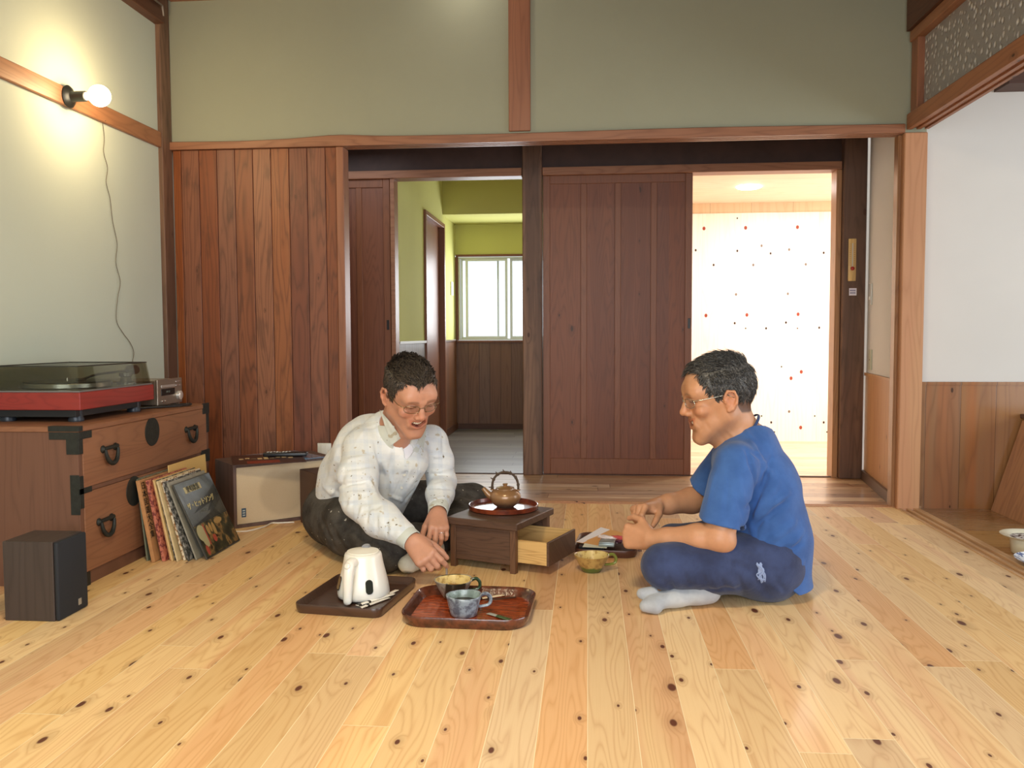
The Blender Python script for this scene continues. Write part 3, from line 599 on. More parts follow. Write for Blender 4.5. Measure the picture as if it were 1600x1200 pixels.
# white cable on the floor
bm = bmesh.new(); pts = [(-1.60, 3.53, .004), (-1.536, 3.585, .004), (-1.47, 3.61, .004), (-1.432, 3.70, .004), (-1.425, 3.765, .005), (-1.395, 3.775, .004), (-1.33, 3.795, .004)]
tube(bm, spline(pts, 8), .0035, 8); tag(obj('power_cable', bm, plain('white_cable', srgb(235, 228, 212), .4), None, 'all'), 'white cable on the floor along the front of the beige speaker', 'cable')
# things on the big speaker
ZS = .2832
def onspk(x, y, z): return corner_box_xf(Vector((-1.555, 3.66, 0))) @ Vector((x, y, z))
def sleeve_flat(label, u0, v0, w, rot, z, mats, tilt=0, size=.312):
    M4 = Matrix.Translation(onspk(u0, v0, z)) @ Matrix.Rotation(ang+rot, 4, 'Z') @ Matrix.Rotation(tilt, 4, 'X')
    o = obj('record_sleeve', boxm((0, 0, 0), (size, size, .003), .0005), mats[0]); o.matrix_basis = M4; tag(o, label, 'record', 'record sleeves lying on the speaker'); return o
pl_paper = plain('dark_print', srgb(64, 40, 34), .35); 
o = sleeve_flat('plastic covered bluish record sleeve overhanging the speaker edge, under the dark one', .115, -.045, .3, .08, ZS, [plain('blue_plastic_sleeve', srgb(120, 150, 180), .2, coat=.5)])
o = sleeve_flat('dark brown record sleeve with red and cream print lying on the beige speaker', -.012, -.045, .3, -.28, ZS+.0034, [pl_paper])
M4 = Matrix.Identity(4)
obj('red_print', boxm((.06, .02, .0031), (.20, .10, .0034)), plain('red_print', srgb(140, 52, 36), .4), o)
bm = bmesh.new()
for k in range(9): box(bm, (.03+k*.027, .16+.02*math.sin(k*1.3), .0031), (.05+k*.027, .19+.02*math.sin(k*2.1), .0035))
obj('cream_lettering', bm, plain('cream_print', srgb(214, 186, 140), .5), o)
RM = empty('remote_control', onspk(.275, .085, ZS+.0068), 'black remote control lying on the record sleeves near the white socket', 'remote control', None, ang-.55)
obj('body', boxm((-.10, -.024, 0), (.10, .024, .020), .006, 3), plain('remote_black', (.012, .012, .014, 1), .3), RM, 50)
for k in range(8):
    for j in range(2):
        if (k*2+j) % 5 != 4: obj('button', boxm((-.085+k*.014, -.013+j*.014, .0201), (-.076+k*.014, -.006+j*.014, .0225), .0008), plain('button_pale', srgb(206, 204, 196), .4) if 'button_pale' not in bpy.data.materials else bpy.data.materials['button_pale'], RM)
# wall socket on the board wall
OUT = empty('wall_socket', (-1.345, YB-.0045, .265), 'square white socket plate on the brown board wall above the remote', 'socket')
obj('plate', boxm((-.036, -.008, -.036), (.036, 0, .036), .003, 2), plain('socket_white', srgb(224, 222, 210), .35), OUT, 40)
obj('insert', boxm((-.014, -.0105, -.028), (.014, -.0082, .028), .001), plain('socket_white2', srgb(232, 230, 220), .3), OUT)
# --- leaning records: spines face the room, sleeves lean on the chest
def lean_record(k, y, x0r, xtop, th, mat, label, size=.313, name='record_sleeve'):
    dx = xtop-x0r; h = math.sqrt(max(size*size-dx*dx, .01)); A = math.atan2(dx, h)
    o = obj(name, boxm((-th, 0, 0), (0, size, size), .0006), mat); o.matrix_basis = Matrix.Translation((x0r, y, th*max(0, math.sin(-A))+.0006)) @ Matrix.Rotation(A, 4, 'Y')
    return tag(o, label, 'record', 'records leaning against the chest')
def sp(name, c, c2=None, sc=60):
    if not c2: return plain(name, c, .45, mottle=.12, mscale=30)
    m = M(name); n = m.noise(m.n('ShaderNodeMapping', {0: m.obj(), 3: (1, 1, 1)}).outputs[0], sc, 2, .7); m.set(col=m.mix(m.step(n, .48, .56), c, c2), rough=.45); return m.m
spec = [  # x at the floor, x at the top, spine thickness, y, colours, label
 (-1.667, -1.6985, .004, 3.120, srgb(150, 156, 138), srgb(98, 104, 84), 'grey green record sleeve in plastic, nearest the chest'),
 (-1.660, -1.692, .006, 3.105, srgb(120, 126, 104), None, 'dull olive record sleeve, second from the chest'),
 (-1.651, -1.686, .004, 3.125, srgb(176, 172, 148), srgb(120, 96, 70), 'grey beige record sleeve standing third from the chest'),
 (-1.645, -1.680, .005, 3.110, srgb(112, 88, 58), None, 'olive brown thin record sleeve just left of the tan album with black lettering'),
 (-1.622, -1.676, .014, 3.085, srgb(190, 140, 92), None, 'tan album with large black vertical Japanese lettering'),
 (-1.590, -1.648, .012, 3.100, srgb(196, 120, 96), srgb(124, 60, 56), 'pink and dark red patterned album spine'),
 (-1.574, -1.636, .006, 3.118, srgb(214, 166, 110), None, 'orange tan record sleeve right of the pink patterned spine'),
 (-1.564, -1.628, .005, 3.108, srgb(226, 196, 136), None, 'cream yellow record sleeve in the middle of the row'),
 (-1.552, -1.620, .008, 3.118, srgb(40, 40, 38), srgb(160, 160, 150), 'black spined record sleeve with fine pale print'),
 (-1.540, -1.612, .006, 3.102, srgb(216, 196, 150), None, 'pale cream record sleeve right of the black spine'),
 (-1.520, -1.602, .009, 3.122, srgb(226, 214, 186), srgb(150, 110, 70), 'white and brown mottled record sleeve'),
 (-1.500, -1.594, .007, 3.112, srgb(60, 60, 56), srgb(150, 148, 140), 'charcoal record sleeve in crinkled plastic'),
 (-1.478, -1.586, .006, 3.128, srgb(150, 146, 130), None, 'grey plastic wrapped sleeve directly behind the black front cover')]
for k, (a_, b_, th, y, c, c2, lab) in enumerate(spec):
    o = lean_record(k, y, a_, b_, th, sp('sleeve_%s' % 'abcdefghijklm'[k], c, c2), lab)
    if 'tan album' in lab:
        tan = o
bm = bmesh.new()
for i_, ch_ in enumerate('日本民謡大全集'):
    b2 = text_bm(ch_, .030); bmesh.ops.transform(b2, matrix=Matrix.Translation((.0008, .020, .288-i_*.031)) @ FACE_X, verts=b2.verts); me_ = bpy.data.meshes.new('x'); b2.to_mesh(me_); b2.free(); bm.from_mesh(me_); bpy.data.meshes.remove(me_)
obj('lettering', bm, plain('ink_black', srgb(30, 24, 20), .5), tan)
o = lean_record(99, 3.30, -1.652, -1.668, .004, plain('yellow_card', srgb(226, 190, 118), .5), 'plain yellow cardboard sleeve rising highest behind the others', .335)
# front cover
FR = lean_record(98, 3.134, -1.440, -1.570, .005, plain('front_edge', srgb(74, 72, 64), .4), 'front black record cover with gold Japanese lettering and a photo of performers')
def on_cover(name, boxes, mat, e=.0008):
    bm = bmesh.new()
    for y_, z_, w_, h_ in boxes: box(bm, (.0002, y_, z_), (e, y_+w_, z_+h_))
    return obj(name, bm, mat, FR)
m = M('cover_black'); n = m.noise(m.obj(), 9, 3, .6); m.set(col=m.mix(m.step(n, .4, .7), srgb(34, 40, 42), srgb(58, 60, 52)), rough=.25, coat=.4); m.bump(m.noise(m.obj(), 16, 2, .5, 1.), .25, .004)
on_cover('cover_front', [(.004, .004, .305, .305)], m.m)
m = M('cover_photo'); n = m.noise(m.obj(), 22, 3, .5); m.set(col=m.ramp(n, [(.3, srgb(30, 28, 22)), (.5, srgb(62, 64, 44)), (.62, srgb(150, 118, 70)), (.7, srgb(44, 34, 26))]), rough=.3, coat=.4)
on_cover('cover_photo', [(.006, .006, .300, .128)], m.m, .0012)
bm = bmesh.new()
def blob(bm, cy_, cz_, ry, rz_, x, n=20): loft(bm, [[(x-.0004, cy_+ry*math.cos(2*PI*i/n), cz_+rz_*math.sin(2*PI*i/n)) for i in range(n)], [(x, cy_+ry*math.cos(2*PI*i/n), cz_+rz_*math.sin(2*PI*i/n)) for i in range(n)]])
blob(bm, .045, .098, .034, .034, .0016); blob(bm, .052, .07, .022, .03, .0017); obj('pale_figure', bm, plain('fig_pale', srgb(176, 170, 128), .4), FR)
bm = bmesh.new(); box(bm, (.0012, .070, .045), (.0018, .080, .128)); blob(bm, .035, .03, .012, .02, .0018); blob(bm, .125, .060, .014, .016, .0018); obj('red_figure', bm, plain('fig_red', srgb(170, 74, 56), .4), FR)
bm = bmesh.new()
for q in ((.10, .10, .012, .02), (.125, .105, .01, .02), (.15, .095, .012, .026), (.205, .118, .035, .012)): blob(bm, *q, .0018)
obj('gold_figure', bm, plain('fig_gold', srgb(176, 142, 84), .4), FR)
gold = plain('gold_ink', srgb(206, 190, 132), .4)
on_cover('title_band', [(.060, .262, .030, .026), (.094, .262, .034, .026), (.132, .262, .030, .026), (.166, .262, .034, .026)], plain('band_cream', srgb(196, 184, 136), .4), .0012)
text('title_lettering', '愛唱歌集', .028, plain('ink_dark', srgb(60, 62, 52), .5), FR, Matrix.Translation((.0020, .13, .274)) @ FACE_X)
text('cover_lettering', 'ザ・ヒットソング', .029, gold, FR, Matrix.Translation((.0016, .145, .210)) @ FACE_X)
text('cover_lettering', 'LP STEREO', .012, plain('grey_ink', srgb(110, 112, 104), .5), FR, Matrix.Translation((.0016, .13, .176)) @ FACE_X, False)
# ---------------------------------------------------------------- wall lamp, wire, small wall things
LB = empty('wall_lamp', (XL+.018, 3.436, 1.832), 'bare glowing round bulb in a black holder on the left wall rail', 'lamp')
bm = bmesh.new(); lathe(bm, [(0, 0), (.045, 0), (.046, .004), (.040, .010), (.022, .018), (.020, .03), (.0215, .036), (.0215, .075), (.018, .078), (0, .078)], 32, Matrix.Rotation(PI/2, 4, 'Y')); obj('lamp_holder', bm, plain('black_holder', srgb(34, 34, 30), .4), LB, 40)
bm = bmesh.new(); prof = [(0, .078), (.014, .078), (.014, .088), (.018, .096)]; R_, cx_ = .043, .134
prof += [(R_*math.sin(t_), cx_-R_*math.cos(t_)) for t_ in [PI*(.16+.84*k/16) for k in range(17)]]; prof[-1] = (0, cx_+R_)
lathe(bm, prof, 32, Matrix.Rotation(PI/2, 4, 'Y')); obj('bulb', bm, plain('bulb_glow', (1, .9, .7, 1), .4, em=(1, .80, .50, 1), ems=42.), LB, True)
light('bulb_light', 'POINT', (XL+.018+.19, 3.436, 1.832), 10.0, (1, .72, .36), radius=.04)
bm = bmesh.new(); w = [PX(u, v, XL+.006) for u, v in ((160, 189), (163, 215), (162, 238), (168, 262), (166, 285), (172, 310), (176, 345), (183, 380), (181, 410), (188, 440), (184, 465), (182, 500), (192, 520), (203, 535), (209, 550), (207, 566), (205, 585))]
tube(bm, [(XL+.022, w[0].y, 1.80)] + spline(w, 5), .0016, 6); tag(obj('thin_wire', bm, plain('wire_tan', srgb(110, 100, 80), .6), None, 'all'), 'thin wire hanging down the left wall from below the bulb', 'wire')
bm = bmesh.new(); tube(bm, [(XL+.053, -1.0, 2.475), (XL+.053, 4.19, 2.475)], .005, 6); tube(bm, [(XL+.053, 4.19, 2.475), (XL+.05, 4.205, 2.43)], .005, 6)
tag(obj('ceiling_wire', bm, plain('grey_wire', srgb(160, 150, 140), .5), None, 'all'), 'grey wire running along the dark cornice at top left', 'wire')
# thermometer on the dark post
TH = empty('wall_thermometer', (1.520, Y1-.0505, 1.275), 'narrow wooden thermometer with a red bulb hanging on the dark post', 'thermometer')
obj('backboard', boxm((-.022, -.009, -.122), (.022, 0, .122), .003, 2), wood('thermo_wood', srgb(214, 180, 120), srgb(170, 130, 80), 'X', 'Z', 1., gap=0., rings=8, rough=.35), TH, 40)
bm = bmesh.new(); tube(bm, [(0, -.012, -.045), (0, -.012, .095)], .0025, 8); obj('glass_tube', bm, plain('tube_glass', srgb(200, 206, 206), .1), TH, True)
bm = bmesh.new(); lathe(bm, [(0, -.012), (.008, -.009), (.012, 0), (.008, .009), (0, .012)], 16, Matrix.Translation((0, -.016, -.050))); obj('red_bulb', bm, plain('thermo_red', srgb(170, 40, 34), .3), TH, 'all')
bm = bmesh.new()
for k in range(11): box(bm, (-.016, -.0098, -.03+k*.012), (-.008, -.009, -.029+k*.012)); box(bm, (.008, -.0098, -.03+k*.012), (.016, -.009, -.029+k*.012))
sc = obj('scale_marks', bm, plain('scale_ink', srgb(90, 66, 40), .6), TH); sc['kind'] = 'stuff'
p = PY(1332.5, 456, Y1-.0505)
ST = tag(obj('sticker', boxm((p.x-.021, Y1-.0516, p.z-.021), (p.x+.021, Y1-.0504, p.z+.021), .0003), plain('sticker_white', srgb(226, 222, 234), .4)), 'small white square paper label stuck on the dark post below the thermometer', 'sticker')
bm = bmesh.new()
for r_ in range(2):
    for c_ in range(4): box(bm, (p.x-.016+c_*.008, Y1-.0520, p.z+.004-r_*.014), (p.x-.010+c_*.008, Y1-.0515, p.z+.012-r_*.014))
obj('print', bm, plain('sticker_ink', srgb(110, 110, 150), .5), ST)
# switches on the slanting hall wall
wd = (Vector((1.612, 5.188, 0))-Vector((1.512, 4.397, 0))).normalized()
def on_hall(u, v):
    a = Vector((1.512, 4.397, 0)); n = Vector((wd.y, -wd.x, 0)); d = ray(u, v); o = Vector((0, 0, EYE)); return o + d*((a-o).dot(n)/d.dot(n))
WX = Matrix(((wd.x, -wd.y, 0, 0), (wd.y, wd.x, 0, 0), (0, 0, 1, 0), (0, 0, 0, 1)))
for (u, v, w_, h_, mt, lab) in ((1361.5, 460, .070, .12, plain('switch_clear', srgb(210, 214, 212), .2), 'pale light switch on the white hall wall right of the thermometer'), (1361, 562, .072, .115, plain('plate_greygreen', srgb(190, 194, 172), .4), 'grey green blank cover plate low on the white hall wall')):
    p = on_hall(u, v); e_ = empty('wall_switch' if h_ > .117 else 'cover_plate', (p.x, p.y, p.z), lab, 'switch' if h_ > .117 else 'cover plate', None, math.atan2(wd.y, wd.x))
    obj('plate', boxm((-w_/2, .0005, -h_/2), (w_/2, .008, h_/2), .002, 2), mt, e_, 40)
    if h_ > .117: obj('rocker', boxm((-.012, .0082, -.03), (.012, .012, -.012), .001), plain('rocker_white', srgb(240, 240, 236), .3), e_)
    else:
        bm = bmesh.new(); lathe(bm, [(0, 0), (.004, 0), (.003, .002), (0, .002)], 10, Matrix.Translation((0, .008, 0)) @ Matrix.Rotation(-PI/2, 4, 'X')); obj('screw', bm, MAT['chrome'], e_)
# ---------------------------------------------------------------- low box table with open drawer
MAT['table'] = wood('old_brown_table', srgb(92, 66, 50), srgb(50, 34, 25), 'YZ', 'X', 4., None, .04, heart=srgb(76, 52, 38), rings=9, rstr=.5, gap=0., rough=.42, scale=.3, fine=.6)
MAT['table_leg'] = wood('old_brown_leg', srgb(104, 72, 50), srgb(60, 38, 25), 'XY', 'Z', 4., None, .04, rings=16, rstr=.6, gap=0., rough=.45, scale=.4)
MAT['drawer_in'] = wood('drawer_side_wood', srgb(212, 172, 108), srgb(160, 118, 62), 'Z', 'X', 4., None, .03, rings=12, rstr=.6, gap=0., rough=.5, scale=.5)
TA = math.atan2(-.37, .93)
TB = empty('low_table', (-.3255, 3.2115, 0), 'small dark brown low table with its side drawer pulled open between the two men', 'table', None, TA)
hx, hy, tz = .134, .150, .184
obj('tabletop', boxm((-hx-.010, -hy-.012, tz-.026), (hx+.012, hy+.012, tz), .003), 'table', TB)
for sx in (-1, 1):
    for sy in (-1, 1): obj('leg', boxm((sx*(hx-.011)-.011, sy*(hy-.011)-.011, 0), (sx*(hx-.011)+.011, sy*(hy-.011)+.011, tz-.0262), .0015), 'table_leg', TB)
lx, ly = hx-.022, hy-.022
for sy in (-1, 1):
    obj('side_panel', boxm((-lx, sy*(hy-.012)-.004, .048), (lx, sy*(hy-.012)+.004, tz-.038)), 'table', TB)
    obj('rail', boxm((-lx, sy*(hy-.010)-.007, .030), (lx, sy*(hy-.010)+.007, .048), .001), 'table', TB)
    obj('rail', boxm((-lx, sy*(hy-.010)-.007, tz-.038), (lx, sy*(hy-.010)+.007, tz-.0263), .001), 'table', TB)
obj('back_panel', boxm((-hx+.006, -ly, .030), (-hx+.014, ly, tz-.0263)), 'table', TB)
obj('rail', boxm((hx-.014, -ly, .026), (hx-.003, ly, .034)), 'table', TB)
dr = obj('drawer', boxm((.02, -.117, .038), (.243, .117, .043)), 'drawer_in', TB)
for sy in (-1, 1): obj('drawer_side', boxm((.02, sy*.1165-.0045, .036), (.243, sy*.1165+.0045, .118), .0008), 'drawer_in', dr)
obj('drawer_back', boxm((.014, -.121, .036), (.0195, .121, .112)), 'drawer_in', dr)
obj('drawer_front', boxm((.2432, -.122, .034), (.252, .122, .120), .0012), 'table', dr)['label'] = 'dark brown drawer front'
# round lacquer tray and teapot on it
m = M('red_lacquer'); n = m.noise(m.obj(), 18, 3, .6); m.set(col=m.mix(m.step(n, .4, .62), srgb(128, 56, 28), srgb(84, 32, 18)), rough=.30, coat=.35); MAT['lacquer'] = m.m
bm = bmesh.new(); lathe(bm, [(0, 0), (.124, 0), (.132, .003), (.134, .018), (.1325, .020), (.1295, .019), (.127, .0065), (0, .0055)], 72)
RT = obj('round_tray', bm, 'lacquer', None, 40); RT.location = (-.322, 3.275, tz+.0004); tag(RT, 'round red brown lacquer tray on the low table under the teapot', 'tray')
TP = empty('teapot', (-.316, 3.285, tz+.0062), 'small bronze brown glazed teapot with a knobbly twig handle on the round tray', 'teapot')
m = M('bronze_glaze'); x_ = m.xyz(); n = m.noise(m.obj(), 40, 3, .6)
m.set(col=m.mix(m.step(m.mth('ADD', x_[2], m.mth('MULTIPLY', n, .02)), .012, .045), srgb(98, 78, 62), srgb(152, 114, 76)), rough=.3, metal=.2, coat=.5); MAT['bronze'] = m.m
bm = bmesh.new(); lathe(bm, [(0, 0), (.032, 0), (.034, .003), (.044, .010), (.055, .022), (.060, .036), (.059, .048), (.052, .060), (.040, .067), (.034, .069), (.033, .071), (.036, .072), (.037, .069), (0, .068)], 48); obj('body', bm, 'bronze', TP, 50)
bm = bmesh.new(); lathe(bm, [(0, .0725), (.034, .0725), (.035, .075), (.026, .078), (.010, .0795), (.007, .083), (.011, .088), (.008, .091), (0, .092)], 36); obj('lid', bm, 'bronze', TP, 50)
bm = bmesh.new(); tube(bm, spline([(-.046, 0, .036), (-.064, 0, .047), (-.076, 0, .060), (-.086, 0, .072)], 5), [.0155-.0005*k for k in range(16)], 16); obj('spout', bm, 'bronze', TP, 'all')
tw = []
for k in range(41):
    a_ = PI*k/40; tw.append((.050*math.cos(a_)*(1+.10*math.sin(a_)), 0, .066+.068*math.sin(a_)**.85))
bm = bmesh.new(); random.seed(4); tube(bm, tw, [.0042*(1+.45*(k % 6 == 3)+.2*random.random()) for k in range(41)], 8)
for k in range(3, 40, 6):
    p = Vector(tw[k]); q = (p-Vector((0, 0, .07))).normalized(); tube(bm, [p, p+q*.010+Vector((.004*(-1)**k, .003, 0))], [.0035, .0018], 6)
obj('handle', bm, plain('twig_brown', srgb(74, 56, 40), .7, bump=.5, bscale=200), TP, 'all')['label'] = 'dark knobbly twig handle'
for s_ in (-1, 1):
    bm = bmesh.new(); tube(bm, [(.050*s_+.006*math.cos(t_), .006*math.sin(t_), .063+.003) for t_ in [2*PI*k/12 for k in range(12)]], .0028, 6, closed=True); obj('handle_lug', bm, 'bronze', TP, 'all')
# ---------------------------------------------------------------- trays, cups and kettle on the floor
def tray(name, loc, rz, w, d, r, h, mat_out, mat_in, label, wall=.014, flare=.012, base=.006):
    e_ = empty(name, loc, label, 'tray', None, rz)
    def ring(w_, d_, r_, z): return [(x, y, z) for x, y in rrect(w_, d_, r_, 8)]
    bm = bmesh.new()
    R = [ring(w-2*flare, d-2*flare, r-flare*.7, 0), ring(w-flare*.6, d-flare*.6, r-.003, h*.45), ring(w, d, r, h*.9), ring(w-.003, d-.003, r-.001, h), ring(w-wall*.7, d-wall*.7, r-wall*.35, h-.0008), ring(w-wall*1.6, d-wall*1.6, r-wall*.8, h*.6), ring(w-wall*2-flare*2, d-wall*2-flare*2, max(r-wall-flare*.6, .012), base)]
    loft(bm, R, (True, False)); obj('rim', bm, mat_out, e_, 50)
    bm = bmesh.new(); rr = R[-1]; c_ = bm.verts.new((0, 0, base)); vs = [bm.verts.new(p) for p in rr]
    for i_ in range(len(vs)): bm.faces.new((c_, vs[i_], vs[(i_+1) % len(vs)]))
    fl = obj('tray_floor', bm, mat_in, e_); return e_
m = M('tray_red_brown'); x_ = m.xyz()
v1 = m.comb(m.mth('MULTIPLY', m.mth('ADD', x_[0], m.mth('MULTIPLY', x_[1], .3)), 16), m.mth('MULTIPLY', x_[1], 90), 0.)
n = m.noise(v1, 1., 2, .6, .8); m.set(col=m.mix(m.step(n, .38, .66), srgb(128, 50, 24), srgb(172, 80, 40)), rough=.2, coat=.5); m.bump(n, .6, .003); MAT['tray_red'] = m.m
m = M('tray_rim_dark'); n = m.noise(m.obj(), 30, 3, .6); m.set(col=m.mix(m.step(n, .35, .65), srgb(66, 34, 22), srgb(104, 54, 34)), rough=.25, coat=.5); m.bump(m.noise(m.obj(), 90, 2), .5, .002); MAT['tray_rim'] = m.m
tray('serving_tray', (-.358, 2.598, .0005), -.035, .385, .335, .075, .033, 'tray_rim', 'tray_red', 'red brown hammered wooden tray with rounded corners, holding the two coffee cups', wall=.012, flare=.010)
m = wood('dark_tray_wood', srgb(74, 50, 38), srgb(40, 26, 20), 'Y', 'X', 4., None, .03, rings=16, rstr=.5, gap=0., rough=.28, coat=.3, scale=.6)
tray('wooden_tray', (-.738, 2.700, .0005), -.13, .285, .355, .030, .030, m, m, 'dark brown rectangular tray under the white kettle', wall=.008, flare=.006)
tray('brown_tray', (.078, 3.42, .0005), -.10, .25, .30, .05, .030, plain('tray_brown3', srgb(92, 60, 48), .3, mottle=.15), 'dark_wood', 'small brown tray heaped with leaflets and packets beside the right man', wall=.010, flare=.010)
# cups
def cup(loc, r1, r2, h, mat_o, mat_i, handle_mat, label, hang, hsize=.030, liquid=None, lz=.6, ramp_=1.0):
    e_ = empty('mug', loc, label, 'cup', 'handmade pottery cups', hang)
    bm = bmesh.new(); t = .004
    pr = [(0, 0), (r1*.9, 0), (r1, .003)] + [(r1+(r2-r1)*(k/6)**ramp_, .003+(h-.003)*k/6) for k in range(1, 7)] + [(r2-.0015, h+.0015), (r2-t, h)]
    lathe(bm, pr, 56); 
    for v_ in bm.verts: v_.co.x *= 1+.012*math.sin(3*math.atan2(v_.co.y, v_.co.x)); v_.co.z += .0012*math.sin(2*math.atan2(v_.co.y, v_.co.x)+1)*(v_.co.z/h)
    obj('body', bm, mat_o, e_, 60)
    bm = bmesh.new(); lathe(bm, [(r2-t, h), (r2-t*1.2-(r2-r1)*.2, h*.8), (r1+(r2-r1)*.45-t, h*.4), (r1-t, .008), (0, .006)], 56)
    for v_ in bm.verts: v_.co.x *= 1+.012*math.sin(3*math.atan2(v_.co.y, v_.co.x)); v_.co.z += .0012*math.sin(2*math.atan2(v_.co.y, v_.co.x)+1)*(v_.co.z/h)
    obj('glazed_inside', bm, mat_i, e_, 60)
    ra = r1+(r2-r1)*.95; rb = r1+(r2-r1)*.45; bm = bmesh.new()
    tube(bm, spline([(ra-.004, 0, h*.90), (ra+hsize*.55, 0, h*.97), (ra+hsize, 0, h*.72), (ra+hsize*.75, 0, h*.42), (rb-.002, 0, h*.36)], 7), [.0055-.0001*k for k in range(29)], 10, flat=1.5); obj('handle', bm, handle_mat, e_, 'all')
    if liquid:
        bm = bmesh.new(); rl = r1+(r2-r1)*lz-t-.0004; lathe(bm, [(rl, h*lz), (0, h*lz)], 40); obj('coffee', bm, liquid, e_)
    return e_
def speckle(name, c1, c2, thr=(.45, .6), sc=60, rough=.3, extra=None):
    m = M(name); n = m.noise(m.obj(), sc, 4, .65); col = m.mix(m.step(n, *thr), c1, c2)
    if extra: col = extra(m, col)
    m.set(col=col, rough=rough, coat=.4); m.bump(m.noise(m.obj(), 120, 2), .15, .001); return m.m
coffee = plain('black_coffee', srgb(38, 18, 10), .05)
blue = speckle('blue_grey_glaze', srgb(150, 162, 170), srgb(92, 98, 108), (.42, .62), 45)
cup((-.372, 2.548, .0066), .040, .054, .062, blue, speckle('blue_inside', srgb(150, 166, 160), srgb(120, 134, 128), (.4, .6), 30), blue, 'blue grey speckled coffee cup at the front of the red brown tray', .35, liquid=coffee, lz=.66)
def dg(m, col):
    x_ = m.xyz(); f = m.mth('MULTIPLY', m.step(x_[0], -.034, -.030), m.mth('SUBTRACT', 1, m.step(x_[0], .030, .034))); return m.mix(f, col, srgb(40, 44, 34))
cr = speckle('cream_inside', srgb(214, 190, 124), srgb(172, 140, 76), (.5, .66), 50)
grey_o = speckle('grey_green_glaze', srgb(150, 146, 130), srgb(120, 112, 100), (.42, .62), 45, extra=dg)
cup((-.430, 2.715, .0066), .030, .062, .060, grey_o, cr, plain('dark_green_glaze', srgb(42, 66, 40), .2, coat=.5), 'grey and dark green pottery cup being stirred by the left man', .30, .026, liquid=plain('milky_coffee', srgb(150, 100, 40), .08), lz=.55, ramp_=.8)
def gl_(m, col):
    x_ = m.xyz(); n = m.noise(m.obj(), 30, 2); f = m.mth('SUBTRACT', 1, m.step(m.mth('ADD', x_[2], m.mth('MULTIPLY', n, .02)), .026, .034)); return m.mix(f, col, srgb(84, 100, 44))
yg = speckle('yellow_oribe_glaze', srgb(186, 152, 88), srgb(150, 116, 64), (.42, .66), 50, extra=gl_)
cup((.014, 3.085, .0004), .034, .064, .060, yg, cr, plain('leaf_green_glaze', srgb(126, 134, 60), .2, coat=.5), 'yellow brown and green glazed cup standing on the bare floor', .25, .028, ramp_=.9)
# kettle
K = empty('electric_kettle', (-.722, 2.705, .0068), 'white electric kettle with its handle towards the camera on the dark tray', 'kettle')
kw = plain('white_plastic', srgb(236, 232, 220), .28, coat=.3, sss=.05)
def kr(z, rx=1., ox=0, n=48):
    t_ = z/.165; r = .080-.012*t_-.026*max(0, (t_-.25))**1.0*(1 if t_ < .9 else .98)
    return [(ox+r*rx*math.cos(2*PI*i_/n), r*math.sin(2*PI*i_/n), z) for i_ in range(n)]
bm = bmesh.new(); prof = [(0, .004), (.074, .004), (.082, .008), (.084, .018), (.0825, .032), (.079, .052), (.074, .072), (.069, .092), (.0645, .112), (.0615, .128), (.060, .138), (.057, .145), (.050, .148), (0, .149)]
lathe(bm, prof, 64); obj('body', bm, kw, K, 60)
bm = bmesh.new(); lathe(bm, [(0, 0), (.070, 0), (.074, .0035), (0, .0038)], 48); obj('base', bm, plain('kettle_base_grey', srgb(96, 92, 86), .4), K, 40)
bm = bmesh.new(); lathe(bm, [(0, .1492), (.052, .1485), (.051, .151), (.020, .155), (0, .1555)], 48); obj('lid', bm, plain('kettle_lid', srgb(240, 236, 220), .25), K, 60)
bm = bmesh.new(); loft(bm, [[(x, .024+y, .148) for x, y in ((-.016, 0), (.016, 0), (.012, .036), (0, .046), (-.012, .036))], [(x, .024+y, .160) for x, y in ((-.010, .006), (.010, .006), (.008, .026), (0, .032), (-.008, .026))]]); o = obj('spout_cover', bm, plain('spout_grey', srgb(132, 134, 140), .3), K, 40)
ha = math.radians(-102); hd = Matrix.Rotation(ha, 4, 'Z')
bm = bmesh.new()
hp = spline([(.052, 0, .122), (.076, 0, .132), (.094, 0, .124), (.101, 0, .100), (.105, 0, .072), (.108, 0, .044), (.110, 0, .020), (.108, 0, .014)], 6)
tube(bm, hp, [.015+.002*math.sin(k/9) for k in range(len(hp))], 14, flat=.9, mat=hd, up=(0, 1, 0)); tube(bm, [(.060, 0, .120), (.075, 0, .098), (.085, 0, .080)], [.010, .009, .006], 10, flat=.9, mat=hd); h_ = obj('handle', bm, kw, K, 'all')
bm = bmesh.new(); lathe(bm, [(0, 0), (.010, 0), (.0105, .005), (.008, .008), (0, .009)], 20, hd @ Matrix.Translation((.104, 0, .126)) @ Matrix.Rotation(math.radians(65), 4, 'Y')); obj('release_button', bm, kw, h_, 50)
for az, zz in ((-62, .052), (-148, .054)):
    a_ = math.radians(az); bm = bmesh.new(); pts = rrect(.024, .046, .0115, 6)
    T4 = Matrix.Rotation(a_, 4, 'Z') @ Matrix.Translation((.0790, 0, zz)) @ Matrix.Rotation(math.radians(-14), 4, 'Y')
    loft(bm, [[(0, p_[0], p_[1]) for p_ in pts], [(.0022, p_[0]*.96, p_[1]*.97) for p_ in pts]], mat=T4); obj('level_window', bm, plain('dark_window', srgb(30, 34, 32), .08, coat=1.), K, 40)
